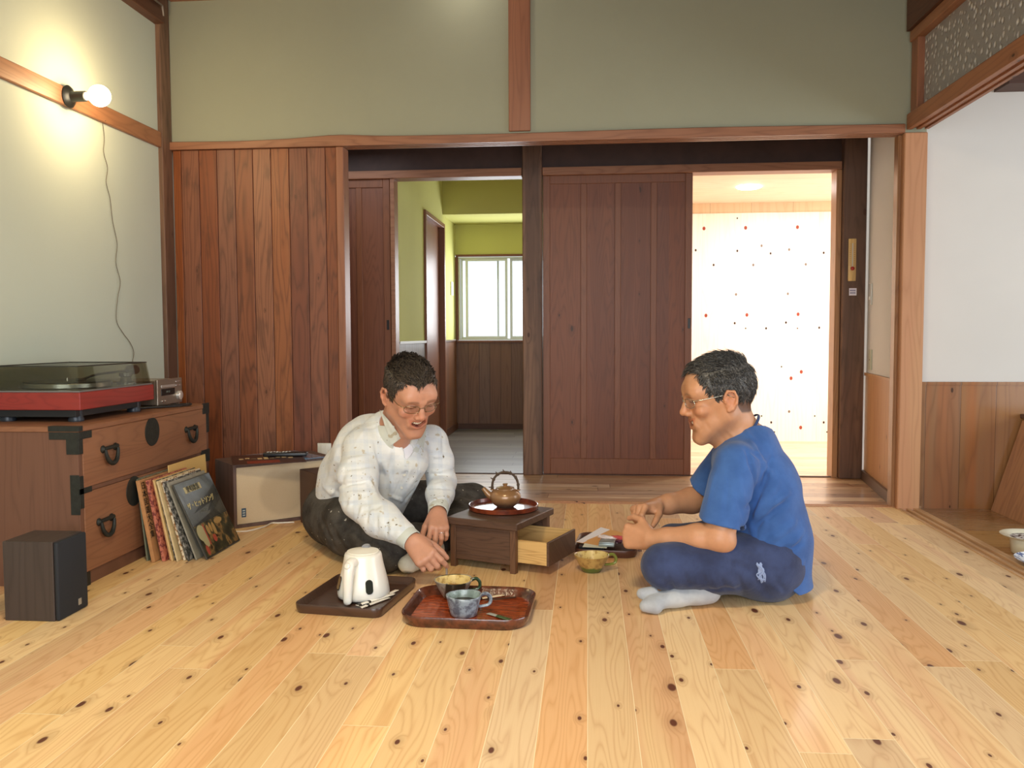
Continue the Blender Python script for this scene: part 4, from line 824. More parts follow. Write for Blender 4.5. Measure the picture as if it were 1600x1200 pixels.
# sugar sticks and creamer packets
def stick(p0, p1, w, h, mat, label, group, name='sugar_stick', tips=None):
    p0, p1 = Vector(p0), Vector(p1); L = (p1-p0).length; A = math.atan2(p1.y-p0.y, p1.x-p0.x); e_ = empty(name, p0, label, 'packet', group, A)
    bm = bmesh.new(); N_ = 10; R = []
    for k in range(N_+1):
        t_ = k/N_; f_ = .15+.85*min(1, 6*min(t_, 1-t_)); R.append([(L*t_, w/2*math.cos(a_)*(1.15-.15*f_), h/2*(1+f_*math.sin(a_))*1.0) for a_ in [2*PI*q/10 for q in range(10)]])
    loft(bm, R); obj('paper', bm, mat, e_, 60)
    if tips:
        for t0, t1 in ((.02, .10), (.30, .36)) if tips == 'two' else ((.42, .97),):
            bm = bmesh.new(); loft(bm, [[(L*t_, (w/2+.0004)*math.cos(a_), h/2+(h/2+.0006)*math.sin(a_)) for a_ in [2*PI*q/10 for q in range(10)]] for t_ in (t0, t1)]); obj('printed_band', bm, plain('band_dark', srgb(46, 40, 34), .4) if tips == 'two' else plain('band_green', srgb(60, 84, 48), .3), e_, 60)
    return e_
paper = plain('paper_white', srgb(244, 240, 228), .45); zt_ = .0072
for (a_, b_, l_) in (((-.686, 2.612, zt_), (-.628, 2.775, zt_), 'white sugar stick lying farthest to the right of the kettle, behind the others'), ((-.700, 2.590, zt_), (-.630, 2.735, zt_), 'white sugar stick in the middle of the bundle on the dark tray'), ((-.708, 2.566, zt_), (-.636, 2.692, zt_), 'white sugar stick nearest the front edge of the dark tray'), ((-.712, 2.584, zt_+.006), (-.628, 2.706, zt_+.006), 'white sugar stick lying on top of the bundle')):
    stick(a_, b_, .014, .006, paper, l_, 'sugar sticks on the dark tray', tips='two')
stick((-.345, 2.700, zt_), (-.270, 2.745, zt_), .014, .006, plain('paper_cream', srgb(226, 206, 170), .45), 'cream coloured sugar stick behind the blue grey cup', 'packets on the red brown tray', tips='two')
stick((-.325, 2.690, zt_+.001), (-.228, 2.726, zt_), .008, .004, plain('paper_dark', srgb(62, 44, 32), .4), 'thin dark stick packet near the back rim of the red brown tray', 'packets on the red brown tray')
stick((-.300, 2.560, zt_), (-.226, 2.500, zt_), .016, .006, plain('silver_paper', srgb(190, 192, 180), .25, .3), 'torn silver and green packet at the front right of the red brown tray', 'packets on the red brown tray', tips='half')
# stuff in the brown tray
def card(name, pts, z, th, mat, label, cat, dz=None):
    bm = bmesh.new(); dz = dz or [0]*len(pts); loft(bm, [[(p[0], p[1], z+d_) for p, d_ in zip(pts, dz)], [(p[0], p[1], z+th+d_) for p, d_ in zip(pts, dz)]]); return tag(obj(name, bm, mat), label, cat)
g_ = card('notebook', [(-.034, 3.325), (.060, 3.315), (.070, 3.50), (-.020, 3.51)], .0085, .022, plain('black_cover', srgb(30, 28, 26), .4), 'black book at the left end of the small brown tray', 'book')
c_ = card('leaflet', [(-.045, 3.38), (.045, 3.315), (.170, 3.47), (.055, 3.60)], .034, .0015, plain('leaflet_orange', srgb(226, 170, 104), .4), 'colour leaflet with a white title strip on top of the small brown tray', 'leaflet', [0, 0, .012, .010])
obj('title_strip', (lambda: (lambda bm: (loft(bm, [[(-.045, 3.38, .0356), (-.020, 3.362, .0356), (.092, 3.555, .0459), (.055, 3.60, .0456)], [(-.045, 3.38, .0360), (-.020, 3.362, .0360), (.092, 3.555, .0463), (.055, 3.60, .0460)]]), bm)[1])(bmesh.new()))(), plain('leaflet_white', srgb(244, 242, 244), .4), c_)
b_ = card('paper_slip', [(-.020, 3.300), (.072, 3.288), (.080, 3.345), (-.010, 3.37)], .0345, .0012, plain('slip_pale', srgb(226, 228, 206), .4), 'pale green paper slip sticking out at the front of the small brown tray', 'paper')
sv = empty('metal_case', (.075, 3.335, .0362), 'small silver grey flat case on the leaflets', 'case', None, -.12); sm = plain('case_silver', srgb(160, 172, 172), .25, .4)
obj('case_body', boxm((-.030, -.035, 0), (.030, .035, .012), .002, 2), sm, sv, 40); obj('case_lid', boxm((-.029, -.034, .0125), (.029, .034, .017), .002, 2), sm, sv, 40)
random.seed(11)
for k, (x_, y_, c1, lab) in enumerate(((.075, 3.40, srgb(236, 226, 226), 'crumpled white wrapper lying on the leaflet'), (.125, 3.415, srgb(214, 96, 96), 'pink red wrapper by the right man\'s fingers'), (.135, 3.37, srgb(88, 50, 70), 'dark purple wrapper by the right man\'s fingers'), (.155, 3.345, srgb(150, 118, 104), 'brownish crumpled wrapper in front of the pink one'))):
    bm = bmesh.new(); bmesh.ops.create_icosphere(bm, subdivisions=3, radius=1)
    for v_ in bm.verts: n_v = mnoise.noise(v_.co*2.3+Vector((k*5, 0, 0))); v_.co = Vector((v_.co.x*.034, v_.co.y*.020, v_.co.z*.007))*(1+.5*n_v)
    o = obj('wrapper', bm, plain('wrap_%s' % 'abcd'[k], c1, .25, coat=.4), None, 30); o.location = (x_, y_, .050 if k == 0 else .046-.004*(k > 1)); o.rotation_euler = (0, .1, -.3+.5*k); tag(o, lab, 'wrapper', 'wrappers on the small brown tray')
# ---------------------------------------------------------------- side room things at the right edge
CB = empty('low_cabinet', (2.36, 4.20, -.012), 'dark low cabinet standing against the amber wainscot in the side room', 'cabinet')
obj('body', boxm((-.24, -.22, 0), (.30, .18, .45)), plain('cab_dark', srgb(52, 38, 32), .5), CB); obj('top', boxm((-.27, -.235, .4505), (.32, .185, .47), .002), plain('cab_top', srgb(96, 66, 48), .4), CB)
bm = bmesh.new(); loft(bm, [[(1.955, 4.03, -.0115), (1.985, 4.03, -.0115), (2.118, 4.03, .43), (2.090, 4.03, .43)], [(1.955, 4.36, -.0115), (1.985, 4.36, -.0115), (2.118, 4.36, .43), (2.090, 4.36, .43)]])
tag(obj('wooden_board', bm, wood('board_amber', srgb(198, 146, 96), srgb(150, 100, 60), 'Y', 'Z', 4., gap=0., rings=10, rough=.35)), 'light brown wooden board leaning against the dark low cabinet', 'board')
DS = empty('dish', (1.672, 3.250, -.0115), 'blue and white shallow dish at the right edge of the picture, lowest', 'dish')
bm = bmesh.new(); lathe(bm, [(0, 0), (.035, 0), (.038, .006), (.085, .022), (.118, .040), (.119, .043), (.112, .040), (.080, .026), (0, .010)], 56)
m = M('blue_white_glaze'); n = m.noise(m.obj(), 28, 3, .6); m.set(col=m.mix(m.step(n, .48, .56), srgb(232, 238, 244), srgb(60, 84, 140)), rough=.15, coat=.5); obj('bowl', bm, m.m, DS, 60)
PTb = empty('serving_bowl', (1.722, 3.505, -.0115), 'cream bowl with a wide white lip and dark patterned inside, behind the blue dish', 'bowl')
bm = bmesh.new(); lathe(bm, [(0, 0), (.062, 0), (.066, .004), (.072, .058), (.074, .062), (.105, .072), (.107, .075), (.075, .069), (.070, .064), (0, .060)], 56); obj('bowl', bm, plain('bowl_cream', srgb(226, 222, 196), .2, coat=.5), PTb, 50)
m = M('pattern_inside'); n = m.noise(m.obj(), 70, 2, .5); m.set(col=m.mix(m.step(n, .48, .54), srgb(230, 232, 230), srgb(50, 56, 66)), rough=.2); bm = bmesh.new(); lathe(bm, [(0, .066), (.040, .0665), (.070, .0655), (0, .0605)], 48); obj('contents', bm, m.m, PTb, 60)
# ---------------------------------------------------------------- sculpting: blended solids on a grid, skinned into one continuous surface
class Sculpt:
    def __init__(s, lo, hi, h):
        s.h = h; s.lo = np.array(lo, float); s.n = np.ceil((np.array(hi)-s.lo)/h).astype(int)+1
        s.ax = [(s.lo[i]+h*np.arange(s.n[i])).astype(np.float32) for i in range(3)]
        s.D = np.full(s.n, .2, np.float32)
    def win(s, lo, hi):
        a = np.maximum(np.floor((np.array(lo)-s.lo)/s.h).astype(int), 0); b = np.minimum(np.ceil((np.array(hi)-s.lo)/s.h).astype(int)+1, s.n)
        if (b <= a).any(): return None, None
        sl = tuple(slice(a[i], b[i]) for i in range(3))
        return sl, (s.ax[0][sl[0]][:, None, None], s.ax[1][sl[1]][None, :, None], s.ax[2][sl[2]][None, None, :])
    def put(s, lo, hi, f, k, op='+'):
        pad = k+.2*0+3*s.h; sl, P = s.win(np.array(lo)-pad, np.array(hi)+pad)
        if sl is None: return
        d = f(P).astype(np.float32); D = s.D[sl]
        if op == '+':
            if k > 0: hh = np.maximum(k-np.abs(D-d), 0)/k; D[...] = np.minimum(D, d)-hh*hh*k*.25
            else: D[...] = np.minimum(D, d)
        elif op == '-':
            d = -d
            if k > 0: hh = np.maximum(k-np.abs(D-d), 0)/k; D[...] = np.maximum(D, d)+hh*hh*k*.25
            else: D[...] = np.maximum(D, d)
    def cap(s, a, b, ra, rb=None, k=.01, op='+', flat=None):
        """tapered capsule; flat=(direction, factor) squeezes it along a direction"""
        rb = ra if rb is None else rb; a, b = np.array(a, float), np.array(b, float); R = max(ra, rb)
        ab = b-a; L2 = max(float(ab@ab), 1e-12)
        if flat is not None: fd = np.array(flat[0], float); fd /= np.linalg.norm(fd); fs = 1/flat[1]-1; R *= max(1, flat[1])
        def f(P):
            x, y, z = P[0]-a[0], P[1]-a[1], P[2]-a[2]
            t = np.clip((x*ab[0]+y*ab[1]+z*ab[2])/L2, 0, 1); x, y, z = x-t*ab[0], y-t*ab[1], z-t*ab[2]
            if flat is not None:
                q = (x*fd[0]+y*fd[1]+z*fd[2])*fs; x, y, z = x+q*fd[0], y+q*fd[1], z+q*fd[2]
            d = np.sqrt(x*x+y*y+z*z)-(ra+(rb-ra)*t)
            return d if flat is None else d*min(1, flat[1])
        s.put(np.minimum(a, b)-R, np.maximum(a, b)+R, f, k, op)
    def chain(s, pts, rs, k=.01, op='+', flat=None):
        for i in range(len(pts)-1): s.cap(pts[i], pts[i+1], rs[i], rs[i+1], k, op, flat)
    def ell(s, c, r, rot=None, k=.01, op='+'):
        c = np.array(c, float); r = np.array(r, float); Rm = np.eye(3) if rot is None else np.array(rot, float); R = r.max()
        def f(P):
            x, y, z = P[0]-c[0], P[1]-c[1], P[2]-c[2]
            q = [(x*Rm[0, i]+y*Rm[1, i]+z*Rm[2, i]) for i in range(3)]
            k0 = np.sqrt((q[0]/r[0])**2+(q[1]/r[1])**2+(q[2]/r[2])**2); k1 = np.sqrt((q[0]/r[0]**2)**2+(q[1]/r[1]**2)**2+(q[2]/r[2]**2)**2)
            return k0*(k0-1)/np.maximum(k1, 1e-6)
        s.put(c-R, c+R, f, k, op)
    def cut(s, p, n, lo=None, hi=None, k=0.):
        """remove everything on the side n points to (inside an optional box)"""
        n = np.array(n, float); n /= np.linalg.norm(n); p = np.array(p, float)
        f = lambda P: -((P[0]-p[0])*n[0]+(P[1]-p[1])*n[1]+(P[2]-p[2])*n[2])
        s.put(s.lo-1 if lo is None else lo, s.lo+s.n*s.h+1 if hi is None else hi, f, k, '-')
    def add(s, f, lo=None, hi=None):
        sl, P = s.win(s.lo-1 if lo is None else lo, s.lo+s.n*s.h+1 if hi is None else hi); s.D[sl] += f(P).astype(np.float32)
    def fold(s, a, b, r, depth, w=None):
        """soft crease (depth<0) or ridge (depth>0) along a line"""
        a, b = np.array(a, float), np.array(b, float); ab = b-a; L2 = float(ab@ab); R = r*3
        def f(P):
            x, y, z = P[0]-a[0], P[1]-a[1], P[2]-a[2]; t = np.clip((x*ab[0]+y*ab[1]+z*ab[2])/L2, 0, 1)
            d2 = (x-t*ab[0])**2+(y-t*ab[1])**2+(z-t*ab[2])**2
            return -depth*np.exp(-d2/(r*r))*(.35+.65*np.sin(PI*np.clip(t, .02, .98)))
        s.add(f, np.minimum(a, b)-R, np.maximum(a, b)+R)
    def at(s, p):
        i = np.round((np.array(p)-s.lo)/s.h).astype(int)
        return .2 if (i < 0).any() or (i >= s.n).any() else float(s.D[tuple(i)])
    def hit(s, u, v, t0=1.8, t1=4.6, lift=0.):
        """first surface point met along a line of sight of the photo, used to lay seams and creases on the cloth"""
        d = np.array(ray(u, v)); o = np.array([0, 0, EYE]); t = t0
        while t < t1:
            if s.at(o+d*t) < 0: return o+d*(t-lift)
            t += .0025
        return None
    def crease(s, a, b, r, depth, n=3):
        P = [s.hit(a[0]+(b[0]-a[0])*k/n, a[1]+(b[1]-a[1])*k/n) for k in range(n+1)]; P = [p for p in P if p is not None]
        if len(P) < 2: return
        P = np.array(P); L = len(P)
        def f(G):
            best = None
            for i in range(L-1):
                ab = P[i+1]-P[i]; L2 = float(ab@ab)+1e-9; x, y, z = G[0]-P[i][0], G[1]-P[i][1], G[2]-P[i][2]; t = np.clip((x*ab[0]+y*ab[1]+z*ab[2])/L2, 0, 1)
                d2 = (x-t*ab[0])**2+(y-t*ab[1])**2+(z-t*ab[2])**2; w = np.exp(-d2/(r*r))*np.sin(PI*np.clip((i+t+.25)/(L-.5), 0, 1))
                best = w if best is None else np.maximum(best, w)
            return -depth*best
        s.add(f, P.min(0)-r*3, P.max(0)+r*3)
    def mesh(s):
        D = s.D; ins = D < 0; n = D.shape
        s8 = np.zeros((n[0]-1, n[1]-1, n[2]-1), np.uint8); cs = [(i, j, k) for i in (0, 1) for j in (0, 1) for k in (0, 1)]
        for i, j, k in cs: s8 += ins[i:n[0]-1+i, j:n[1]-1+j, k:n[2]-1+k]
        act = np.nonzero((s8 > 0) & (s8 < 8)); del s8; I0 = np.stack(act, 1); N = len(I0)
        vid = np.full((n[0]-1, n[1]-1, n[2]-1), -1, np.int32); vid[act] = np.arange(N, dtype=np.int32)
        val = {c: D[act[0]+c[0], act[1]+c[1], act[2]+c[2]] for c in cs}; acc = np.zeros((N, 3)); cnt = np.zeros(N)
        for ax in range(3):
            for c in cs:
                if c[ax]: continue
                e = list(c); e[ax] = 1; A, B = val[c], val[tuple(e)]; m_ = (A < 0) != (B < 0); t = np.where(m_, A/np.where(m_, A-B, 1), 0)
                q = np.tile(np.array(c, float), (N, 1)); q[:, ax] += t; acc += q*m_[:, None]; cnt += m_
        V = (I0+acc/np.maximum(cnt, 1)[:, None])*s.h+s.lo; F = []
        for ax in range(3):
            o1, o2 = (ax+1) % 3, (ax+2) % 3
            q0 = [slice(None)]*3; q1 = [slice(None)]*3; q0[ax] = slice(0, n[ax]-1); q1[ax] = slice(1, n[ax])
            A, B = ins[tuple(q0)], ins[tuple(q1)]; I = np.stack(np.nonzero(A != B), 1)
            I = I[(I[:, o1] > 0) & (I[:, o2] > 0) & (I[:, o1] < n[o1]-1) & (I[:, o2] < n[o2]-1)]; flip = A[tuple(I.T)]
            def g(d1, d2): J = I.copy(); J[:, o1] -= d1; J[:, o2] -= d2; return vid[tuple(J.T)]
            Q_ = np.stack([g(1, 1), g(0, 1), g(0, 0), g(1, 0)], 1); F.append(np.where(flip[:, None], Q_, Q_[:, ::-1]))
        return V, np.concatenate(F).astype(np.int64)
def smooth_mesh(V, F, it=2, lam=.5):
    n = len(V)
    for _ in range(it):
        S_ = np.zeros_like(V); c = np.zeros(n)
        for i in range(4):
            a, b = F[:, i], F[:, (i+1) % 4]
            for x in range(3): S_[:, x] += np.bincount(a, V[b, x], n)+np.bincount(b, V[a, x], n)
            c += np.bincount(a, minlength=n)+np.bincount(b, minlength=n)
        V = V+lam*(S_/c[:, None]-V)
    return V
def np_obj(name, parts, mat, parent, tint=None, smooth=2):
    """parts: list of Sculpt (or (V,F)) joined in one mesh; tint(V)->(n,3) multiplies the base colour"""
    Vs, Fs, off = [], [], 0
    for p in parts:
        V, F = p.mesh() if isinstance(p, Sculpt) else p
        if isinstance(p, Sculpt) and smooth: V = smooth_mesh(V, F, smooth)
        Vs.append(V); Fs.append(F+off); off += len(V)
    V = np.concatenate(Vs); F = np.concatenate(Fs); me = bpy.data.meshes.new(name)
    me.vertices.add(len(V)); me.vertices.foreach_set('co', V.astype(np.float32).ravel()); me.loops.add(F.size); me.loops.foreach_set('vertex_index', F.ravel().astype(np.int32))
    me.polygons.add(len(F)); me.polygons.foreach_set('loop_start', (np.arange(len(F))*4).astype(np.int32)); me.polygons.foreach_set('loop_total', np.full(len(F), 4, np.int32))
    me.polygons.foreach_set('use_smooth', [True]*len(F)); me.update(calc_edges=True)
    if tint is not None:
        c = np.ones((len(V), 4), np.float32); c[:, :3] = tint(V); at = me.color_attributes.new('tint', 'FLOAT_COLOR', 'POINT'); at.data.foreach_set('color', c.ravel())
    if parent is not None: me.transform(parent_world(parent).inverted())
    me.materials.append(MAT[mat] if isinstance(mat, str) else mat)
    o = bpy.data.objects.new(name, me); COL.objects.link(o); o.parent = parent; return o
def nz(P, f, seed=0):
    """cheap smooth noise field -1..1"""
    x, y, z = P[0]*f, P[1]*f, P[2]*f; s_ = seed*1.7
    return (np.sin(x+1.3*np.sin(y*.9+s_)+s_)+np.sin(y*1.1+1.5*np.sin(z*.8+s_*2)+2+s_)+np.sin(z*1.2+1.4*np.sin(x*.85+s_*3)+4))/3
def gauss(V, c, r): return np.exp(-((V-np.array(c))**2).sum(1)/(r*r))[:, None]
def skin_mat(name, base, rough=.45):
    m = M(name); a = m.n('ShaderNodeAttribute', attribute_name='tint'); n = m.noise(m.obj(), 55, 3, .6); n2 = m.noise(m.obj(), 420, 2)
    c = m.mix(1., m.mix(m.step(n, .3, .7), tuple(v*.94 for v in base[:3])+(1,), base), a.outputs['Color'], 'MULTIPLY')
    m.set(col=c, rough=rough, sss=.12, spec=.45); m.b.inputs['Subsurface Radius'].default_value = (1, .35, .2); m.b.inputs['Subsurface Scale'].default_value = .006
    m.bump(m.mth('ADD', n2, m.mth('MULTIPLY', n, 2)), .18, .0006); return m.m
# ---------------------------------------------------------------- head: local frame +Y face, +Z crown, +X the person's right
def head_frame(center, yaw, pitch, roll, scale):
    """yaw: heading of the face (0 = +Y, counter-clockwise), pitch>0 looks down, roll>0 tips crown to the right"""
    R = Matrix.Rotation(yaw, 3, 'Z') @ Matrix.Rotation(-pitch, 3, 'X') @ Matrix.Rotation(roll, 3, 'Y'); return np.array(center, float), np.array(R), scale
def build_head(s, person, fr, neck_to, skin, hair, opt):
    C, R, sc = fr; inv = lambda V: ((V-C)@R)/sc; W_ = lambda p: C+R@(np.array(p, float)*sc); r = lambda v: v*sc
    RR = R
    E = lambda c, rd, k=.01, op='+', rot=None: s.ell(W_(c), np.array(rd)*sc, RR if rot is None else RR@rot, k*sc, op)
    K = lambda a, b, ra, rb=None, k=.008, op='+': s.cap(W_(a), W_(b), r(ra), r(rb if rb is not None else ra), k*sc, op)
    E((0, -.014, .036), (.077, .098, .086)); E((0, .020, .030), (.070, .074, .080), .02)
    E((0, .022, -.030), (.0605, .066, .078), .02); E((0, .040, -.058), (.042, .045, .048), .02)
    for q in (-1, 1):
        K((q*.052, -.004, -.046), (q*.026, .062, -.090), .019, .017, .02); K((q*.058, .005, -.01), (q*.052, -.004, -.048), .016, .018, .02)
        E((q*.043, .066, -.022), (.022, .018, .018), .014)          # raised cheeks
        E((q*.022, .080, -.058), (.016, .010, .018), .012)
        E((q*.034, .072, .034), (.026, .020, .022), .02)
    K((-.012, .071, -.108), (.012, .071, -.108), .019, None, .016)    # chin
    K((-.040, .078, .026), (-.010, .089, .022), .010, .009, .012); K((.040, .078, .026), (.010, .089, .022), .010, .009, .012)
    nl = opt.get('nose', 1.)
    K((0, .086, .020), (0, .097, -.006), .0085, .0092, .010); K((0, .097, -.006), (0, .099+.006*nl, -.024), .0092, .0118, .006)
    for q in (-1, 1): E((q*.0125, .096, -.029), (.0088, .011, .0085), .005); E((q*.006, .103, -.0355), (.0035, .005, .003), .002, '-')
    for q in (-1, 1):
        E((q*.033, .098, .010), (.0205, .014, .0125), .008, '-')                  # sockets
        E((q*.033, .0795, .0095), (.0175, .0125, .0105), .003)                    # lids closed to a smile
        K((q*.018, .0905, .0065), (q*.048, .0845, .0060), .0014, None, .0015, '-')   # lash line
        K((q*.018, .092, -.002), (q*.046, .084, -.004), .0016, None, .003, '-')   # bag crease
        [s.fold(W_((q*x0, y0, z0)), W_((q*x1, y1, z1)), r(rr_), r(dd_)) for x0, y0, z0, x1, y1, z1, rr_, dd_ in ((.019, .098, -.024, .036, .088, -.046, .0042, -.0036), (.036, .088, -.046, .043, .076, -.072, .0042, -.0034), (.052, .070, -.036, .052, .054, -.078, .0050, -.0022), (.053, .078, .006, .066, .062, .012, .0018, -.0010), (.053, .078, .002, .067, .060, .001, .0018, -.0010), (.052, .078, -.002, .064, .062, -.009, .0018, -.0010), (.004, .095, .034, .006, .092, .020, .0022, -.0010))]
    for zf in (.052, .062, .071): s.fold(W_((-.030, .088, zf)), W_((.030, .088, zf)), r(.0028), r(-.0009))
    # smiling open mouth: corners pulled up and back
    mo = opt.get('mouth', .016); mw = .031; up_ = .013
    mY = lambda x: .0895-.62*(x/.03)**2*.026; mZ = lambda x: -.0615+up_*(abs(x)/.031)**1.7
    op = lambda x: mo*.5*max(0, 1-(x/.031)**2)**.6
    xs_ = np.linspace(-mw, mw, 13)
    for x0, x1 in zip(xs_, xs_[1:]):
        a, b = (x0, mY(x0), mZ(x0)), (x1, mY(x1), mZ(x1)); ha, hb_ = op(x0), op(x1)
        K((a[0], a[1]-.003, a[2]+ha+.003), (b[0], b[1]-.003, b[2]+hb_+.003), .0042, None, .006); K((a[0], a[1]-.002, a[2]-ha-.0035), (b[0], b[1]-.002, b[2]-hb_-.0035), .0048, None, .006)
    for x0, x1 in zip(xs_[1:-1], xs_[2:-1]):
        for dz_ in (-.55, 0, .55):
            h0, h1 = max(.001, op(x0)*.62), max(.001, op(x1)*.62)
            for dy in (-.010, -.002, .006): s.cap(W_((x0, mY(x0)+dy, mZ(x0)+op(x0)*dz_)), W_((x1, mY(x1)+dy, mZ(x1)+op(x1)*dz_)), r(h0), r(h1), .001, '-')
    # ears
    for q in (-1, 1):
        T = lambda y, z, x=0: (q*(.079+x), y, z)
        E(T(-.012, -.006), (.0075, .018, .029), .006)
        loop = [T(.004, -.004, .001), T(.006, .012, .004), T(-.006, .026, .007), T(-.022, .022, .010), T(-.029, .006, .011), T(-.024, -.012, .009), T(-.012, -.026, .005), T(-.002, -.030, .002)]
        for i in range(len(loop)-1): K(loop[i], loop[i+1], .0042+.0012*(i == 6), None, .003)
        E(T(-.010, .000, .009), (.006, .0095, .012), .003, '-'); E(T(-.014, .015, .010), (.004, .008, .005), .003, '-'); K(T(.004, -.006, .004), T(.003, .001, .005), .0035, None, .003)
    # neck
    nt = np.array(neck_to, float); s.cap(W_((0, -.028, -.035)), nt, r(.056), r(.060), .03*sc)
    s.cap(W_((0, .036, -.095)), nt+R@np.array([0, .03, 0]), r(.022), r(.030), .035*sc)
    def tint(V):
        p = inv(V); c = np.ones((len(V), 3)); q = np.abs(p[:, 0])
        def dab(c0, rr, col, w=1.):
            nonlocal c
            g = np.exp(-(((np.stack([q, p[:, 1], p[:, 2]], 1)-np.array(c0))/np.array(rr))**2).sum(1))[:, None]*w; c = c*(1-g)+g*np.array(col)*1.
        dab((.044, .075, -.022), (.022, .03, .018), (1.03, .80, .76), .7); dab((0, .115, -.022), (.018, .02, .014), (1.03, .82, .78), .6)
        dab((.085, -.01, 0), (.012, .03, .035), (1.02, .78, .74), .6)
        # lips and mouth inside
        zc = -.0615+up_*(np.minimum(q, .034)/.031)**1.7; oh = mo*.5*np.maximum(0, 1-(q/.031)**2)**.6; dz_ = np.abs(p[:, 2]-zc)
        lip = ((1-np.clip((dz_-oh-.0055)/.003, 0, 1))*np.clip((.035-q)/.004, 0, 1)*(p[:, 1] > .058))[:, None]*.7; c = c*(1-lip)+lip*np.array([.86, .54, .50])
        inn = ((dz_ < oh+.0008) & (q < .031) & (p[:, 1] > .05) & (p[:, 1] < .0865-.62*(q/.03)**2*.026))[:, None]; c = np.where(inn, np.array([.28, .09, .08]), c)
        # eyebrows, lashes
        bz = .0265+.004*np.sin((q-.012)/.04*PI); br = (np.exp(-((p[:, 2]-bz)/(.0036*(1.15-.5*(q/.055)**2)))**2)*np.clip((q-.011)/.005, 0, 1)*np.clip((.053-q)/.006, 0, 1)*(p[:, 1] > .05))[:, None]*opt.get('brow', .6); c = c*(1-br)+br*np.array([.16, .13, .12])
        ll = ((np.abs(p[:, 2]-.0063) < .0017) & (q > .016) & (q < .050) & (p[:, 1] > .06))[:, None]*.85; c = c*(1-ll)+ll*np.array([.10, .07, .06])
        nst = np.exp(-(((q-.006)/.0035)**2+((p[:, 1]-.103)/.006)**2+((p[:, 2]+.036)/.003)**2))[:, None]*.8; c = c*(1-nst)+nst*np.array([.25, .12, .1])
        # shaved scalp tone below the hair
        hz = opt['hairline'](p)[:, None]*.9; c = c*(1-hz)+hz*np.array([.14, .12, .11])
        st = (np.exp(-((p[:, 2]+.085)/.03)**2)*(p[:, 1] > .0))[:, None]*.10; return c*(1-st)+st*np.array([.6, .6, .62])
    # teeth
    tb = bmesh.new(); 
    for i in range(-4, 5):
        x = i*.0056; y = mY(x)-.0055; z = mZ(x)+op(x)*.45-.0015
        bmesh.ops.create_icosphere(tb, subdivisions=2, radius=1, matrix=Matrix.Translation((x, y, z)) @ Matrix.Diagonal((.0030, .0026, .0042, 1)))
    M4 = Matrix(np.vstack([np.hstack([R*sc, C[:, None]]), [0, 0, 0, 1]]).tolist()); bmesh.ops.transform(tb, matrix=M4, verts=tb.verts)
    obj('teeth', tb, plain('teeth_ivory', srgb(236, 226, 200), .25) if 'teeth_ivory' not in bpy.data.materials else bpy.data.materials['teeth_ivory'], person, 'all', world=True)
    # hair: a close cap plus several hundred swept tapering locks
    rng = random.Random(opt.get('seed', 1)); hb = bmesh.new(); N = opt.get('locks', 1500); ga = PI*(3-math.sqrt(5)); made = 0; dirf = opt['comb']
    base = Sculpt(C-.14*sc, C+.15*sc, .003); base.ell(W_((0, -.014, .036)), np.array((.0805, .1015, .0895))*sc, RR, 0); base.ell(W_((0, .020, .030)), np.array((.0735, .0765, .0835))*sc, RR, .02*sc)
    gx, gy, gz = np.meshgrid(*base.ax, indexing='ij'); G = np.stack([gx.ravel(), gy.ravel(), gz.ravel()], 1); q = ((G-C)@R)/sc
    hl = opt['hairline'](q+np.stack([0*q[:, 0], 0*q[:, 0], .006*np.sin(q[:, 0]*260+3)*np.sin(q[:, 1]*170+1)+.003*np.sin(q[:, 0]*610)], 1)).reshape(base.D.shape); base.D = np.maximum(base.D, ((.5-hl)*.02*sc).astype(np.float32)); base.D += (nz((gx, gy, gz), 260., 3)*.0012+nz((gx, gy, gz), 110., 8)*.0015).astype(np.float32)
    Vb, Fb = base.mesh(); Vb = smooth_mesh(Vb, Fb, 1)
    q = ((Vb-C)@R)/sc; nrm = q-np.array([0, .0, .028]); nrm /= np.linalg.norm(nrm, axis=1)[:, None]; el = np.sqrt(((q-np.array([0, -.014, .036]))/np.array([.0805, .1015, .0895]))**2 @ np.ones(3)); el2 = np.sqrt(((q-np.array([0, .020, .030]))/np.array([.0735, .0765, .0835]))**2 @ np.ones(3))
    okv = np.nonzero(((el > .95) & (el2 > .95)) & (opt['hairline'](q) > .3))[0].tolist()
    for i in rng.sample(okv, min(N, len(okv))):
        p = Vector(q[i]); d = Vector(nrm[i])
        c_, L = dirf(p); n_v = d.copy(); t = (c_-n_v*c_.dot(n_v)); t.normalize(); L *= .6+.7*rng.random(); side = n_v.cross(t)
        cl = mnoise.noise(p*38+Vector((opt.get('seed', 1), 0, 0))); cl2 = mnoise.noise(p*60)
        j = side*(rng.uniform(-.25, .25)+1.1*cl); lift = opt.get('lift', .25)*max(.1, .7+.5*rng.random()+1.3*cl2)*(1.3 if p.z > .07 else opt.get('sidelift', .3)); w = opt.get('width', .0042)*(.6+.6*rng.random()); L *= opt.get('len', 1.)
        pts = []; pos = p-n_v*.002
        for k in range(5):
            pts.append(pos.copy()); dirn = (t+j*(k/3)+n_v*(lift*(1-k*.42))).normalized(); pos = pos+dirn*(L/4)
        R_ = []
        for k, pt in enumerate(pts):
            ww = w*(1, 1.0, .8, .5, .06)[k]; R_.append([M4 @ (pt+side*ww), M4 @ (pt+n_v*ww*.45), M4 @ (pt-side*ww), M4 @ (pt-n_v*ww*.3)])
        loft(hb, R_)
    hb.faces.ensure_lookup_table(); me = bpy.data.meshes.new('t'); hb.to_mesh(me); hb.free(); bm = bmesh.new(); bm.from_mesh(me); bpy.data.meshes.remove(me)
    mb = bpy.data.meshes.new('t2'); mb.from_pydata(Vb.tolist(), [], Fb.tolist()); bm.from_mesh(mb); bpy.data.meshes.remove(mb)
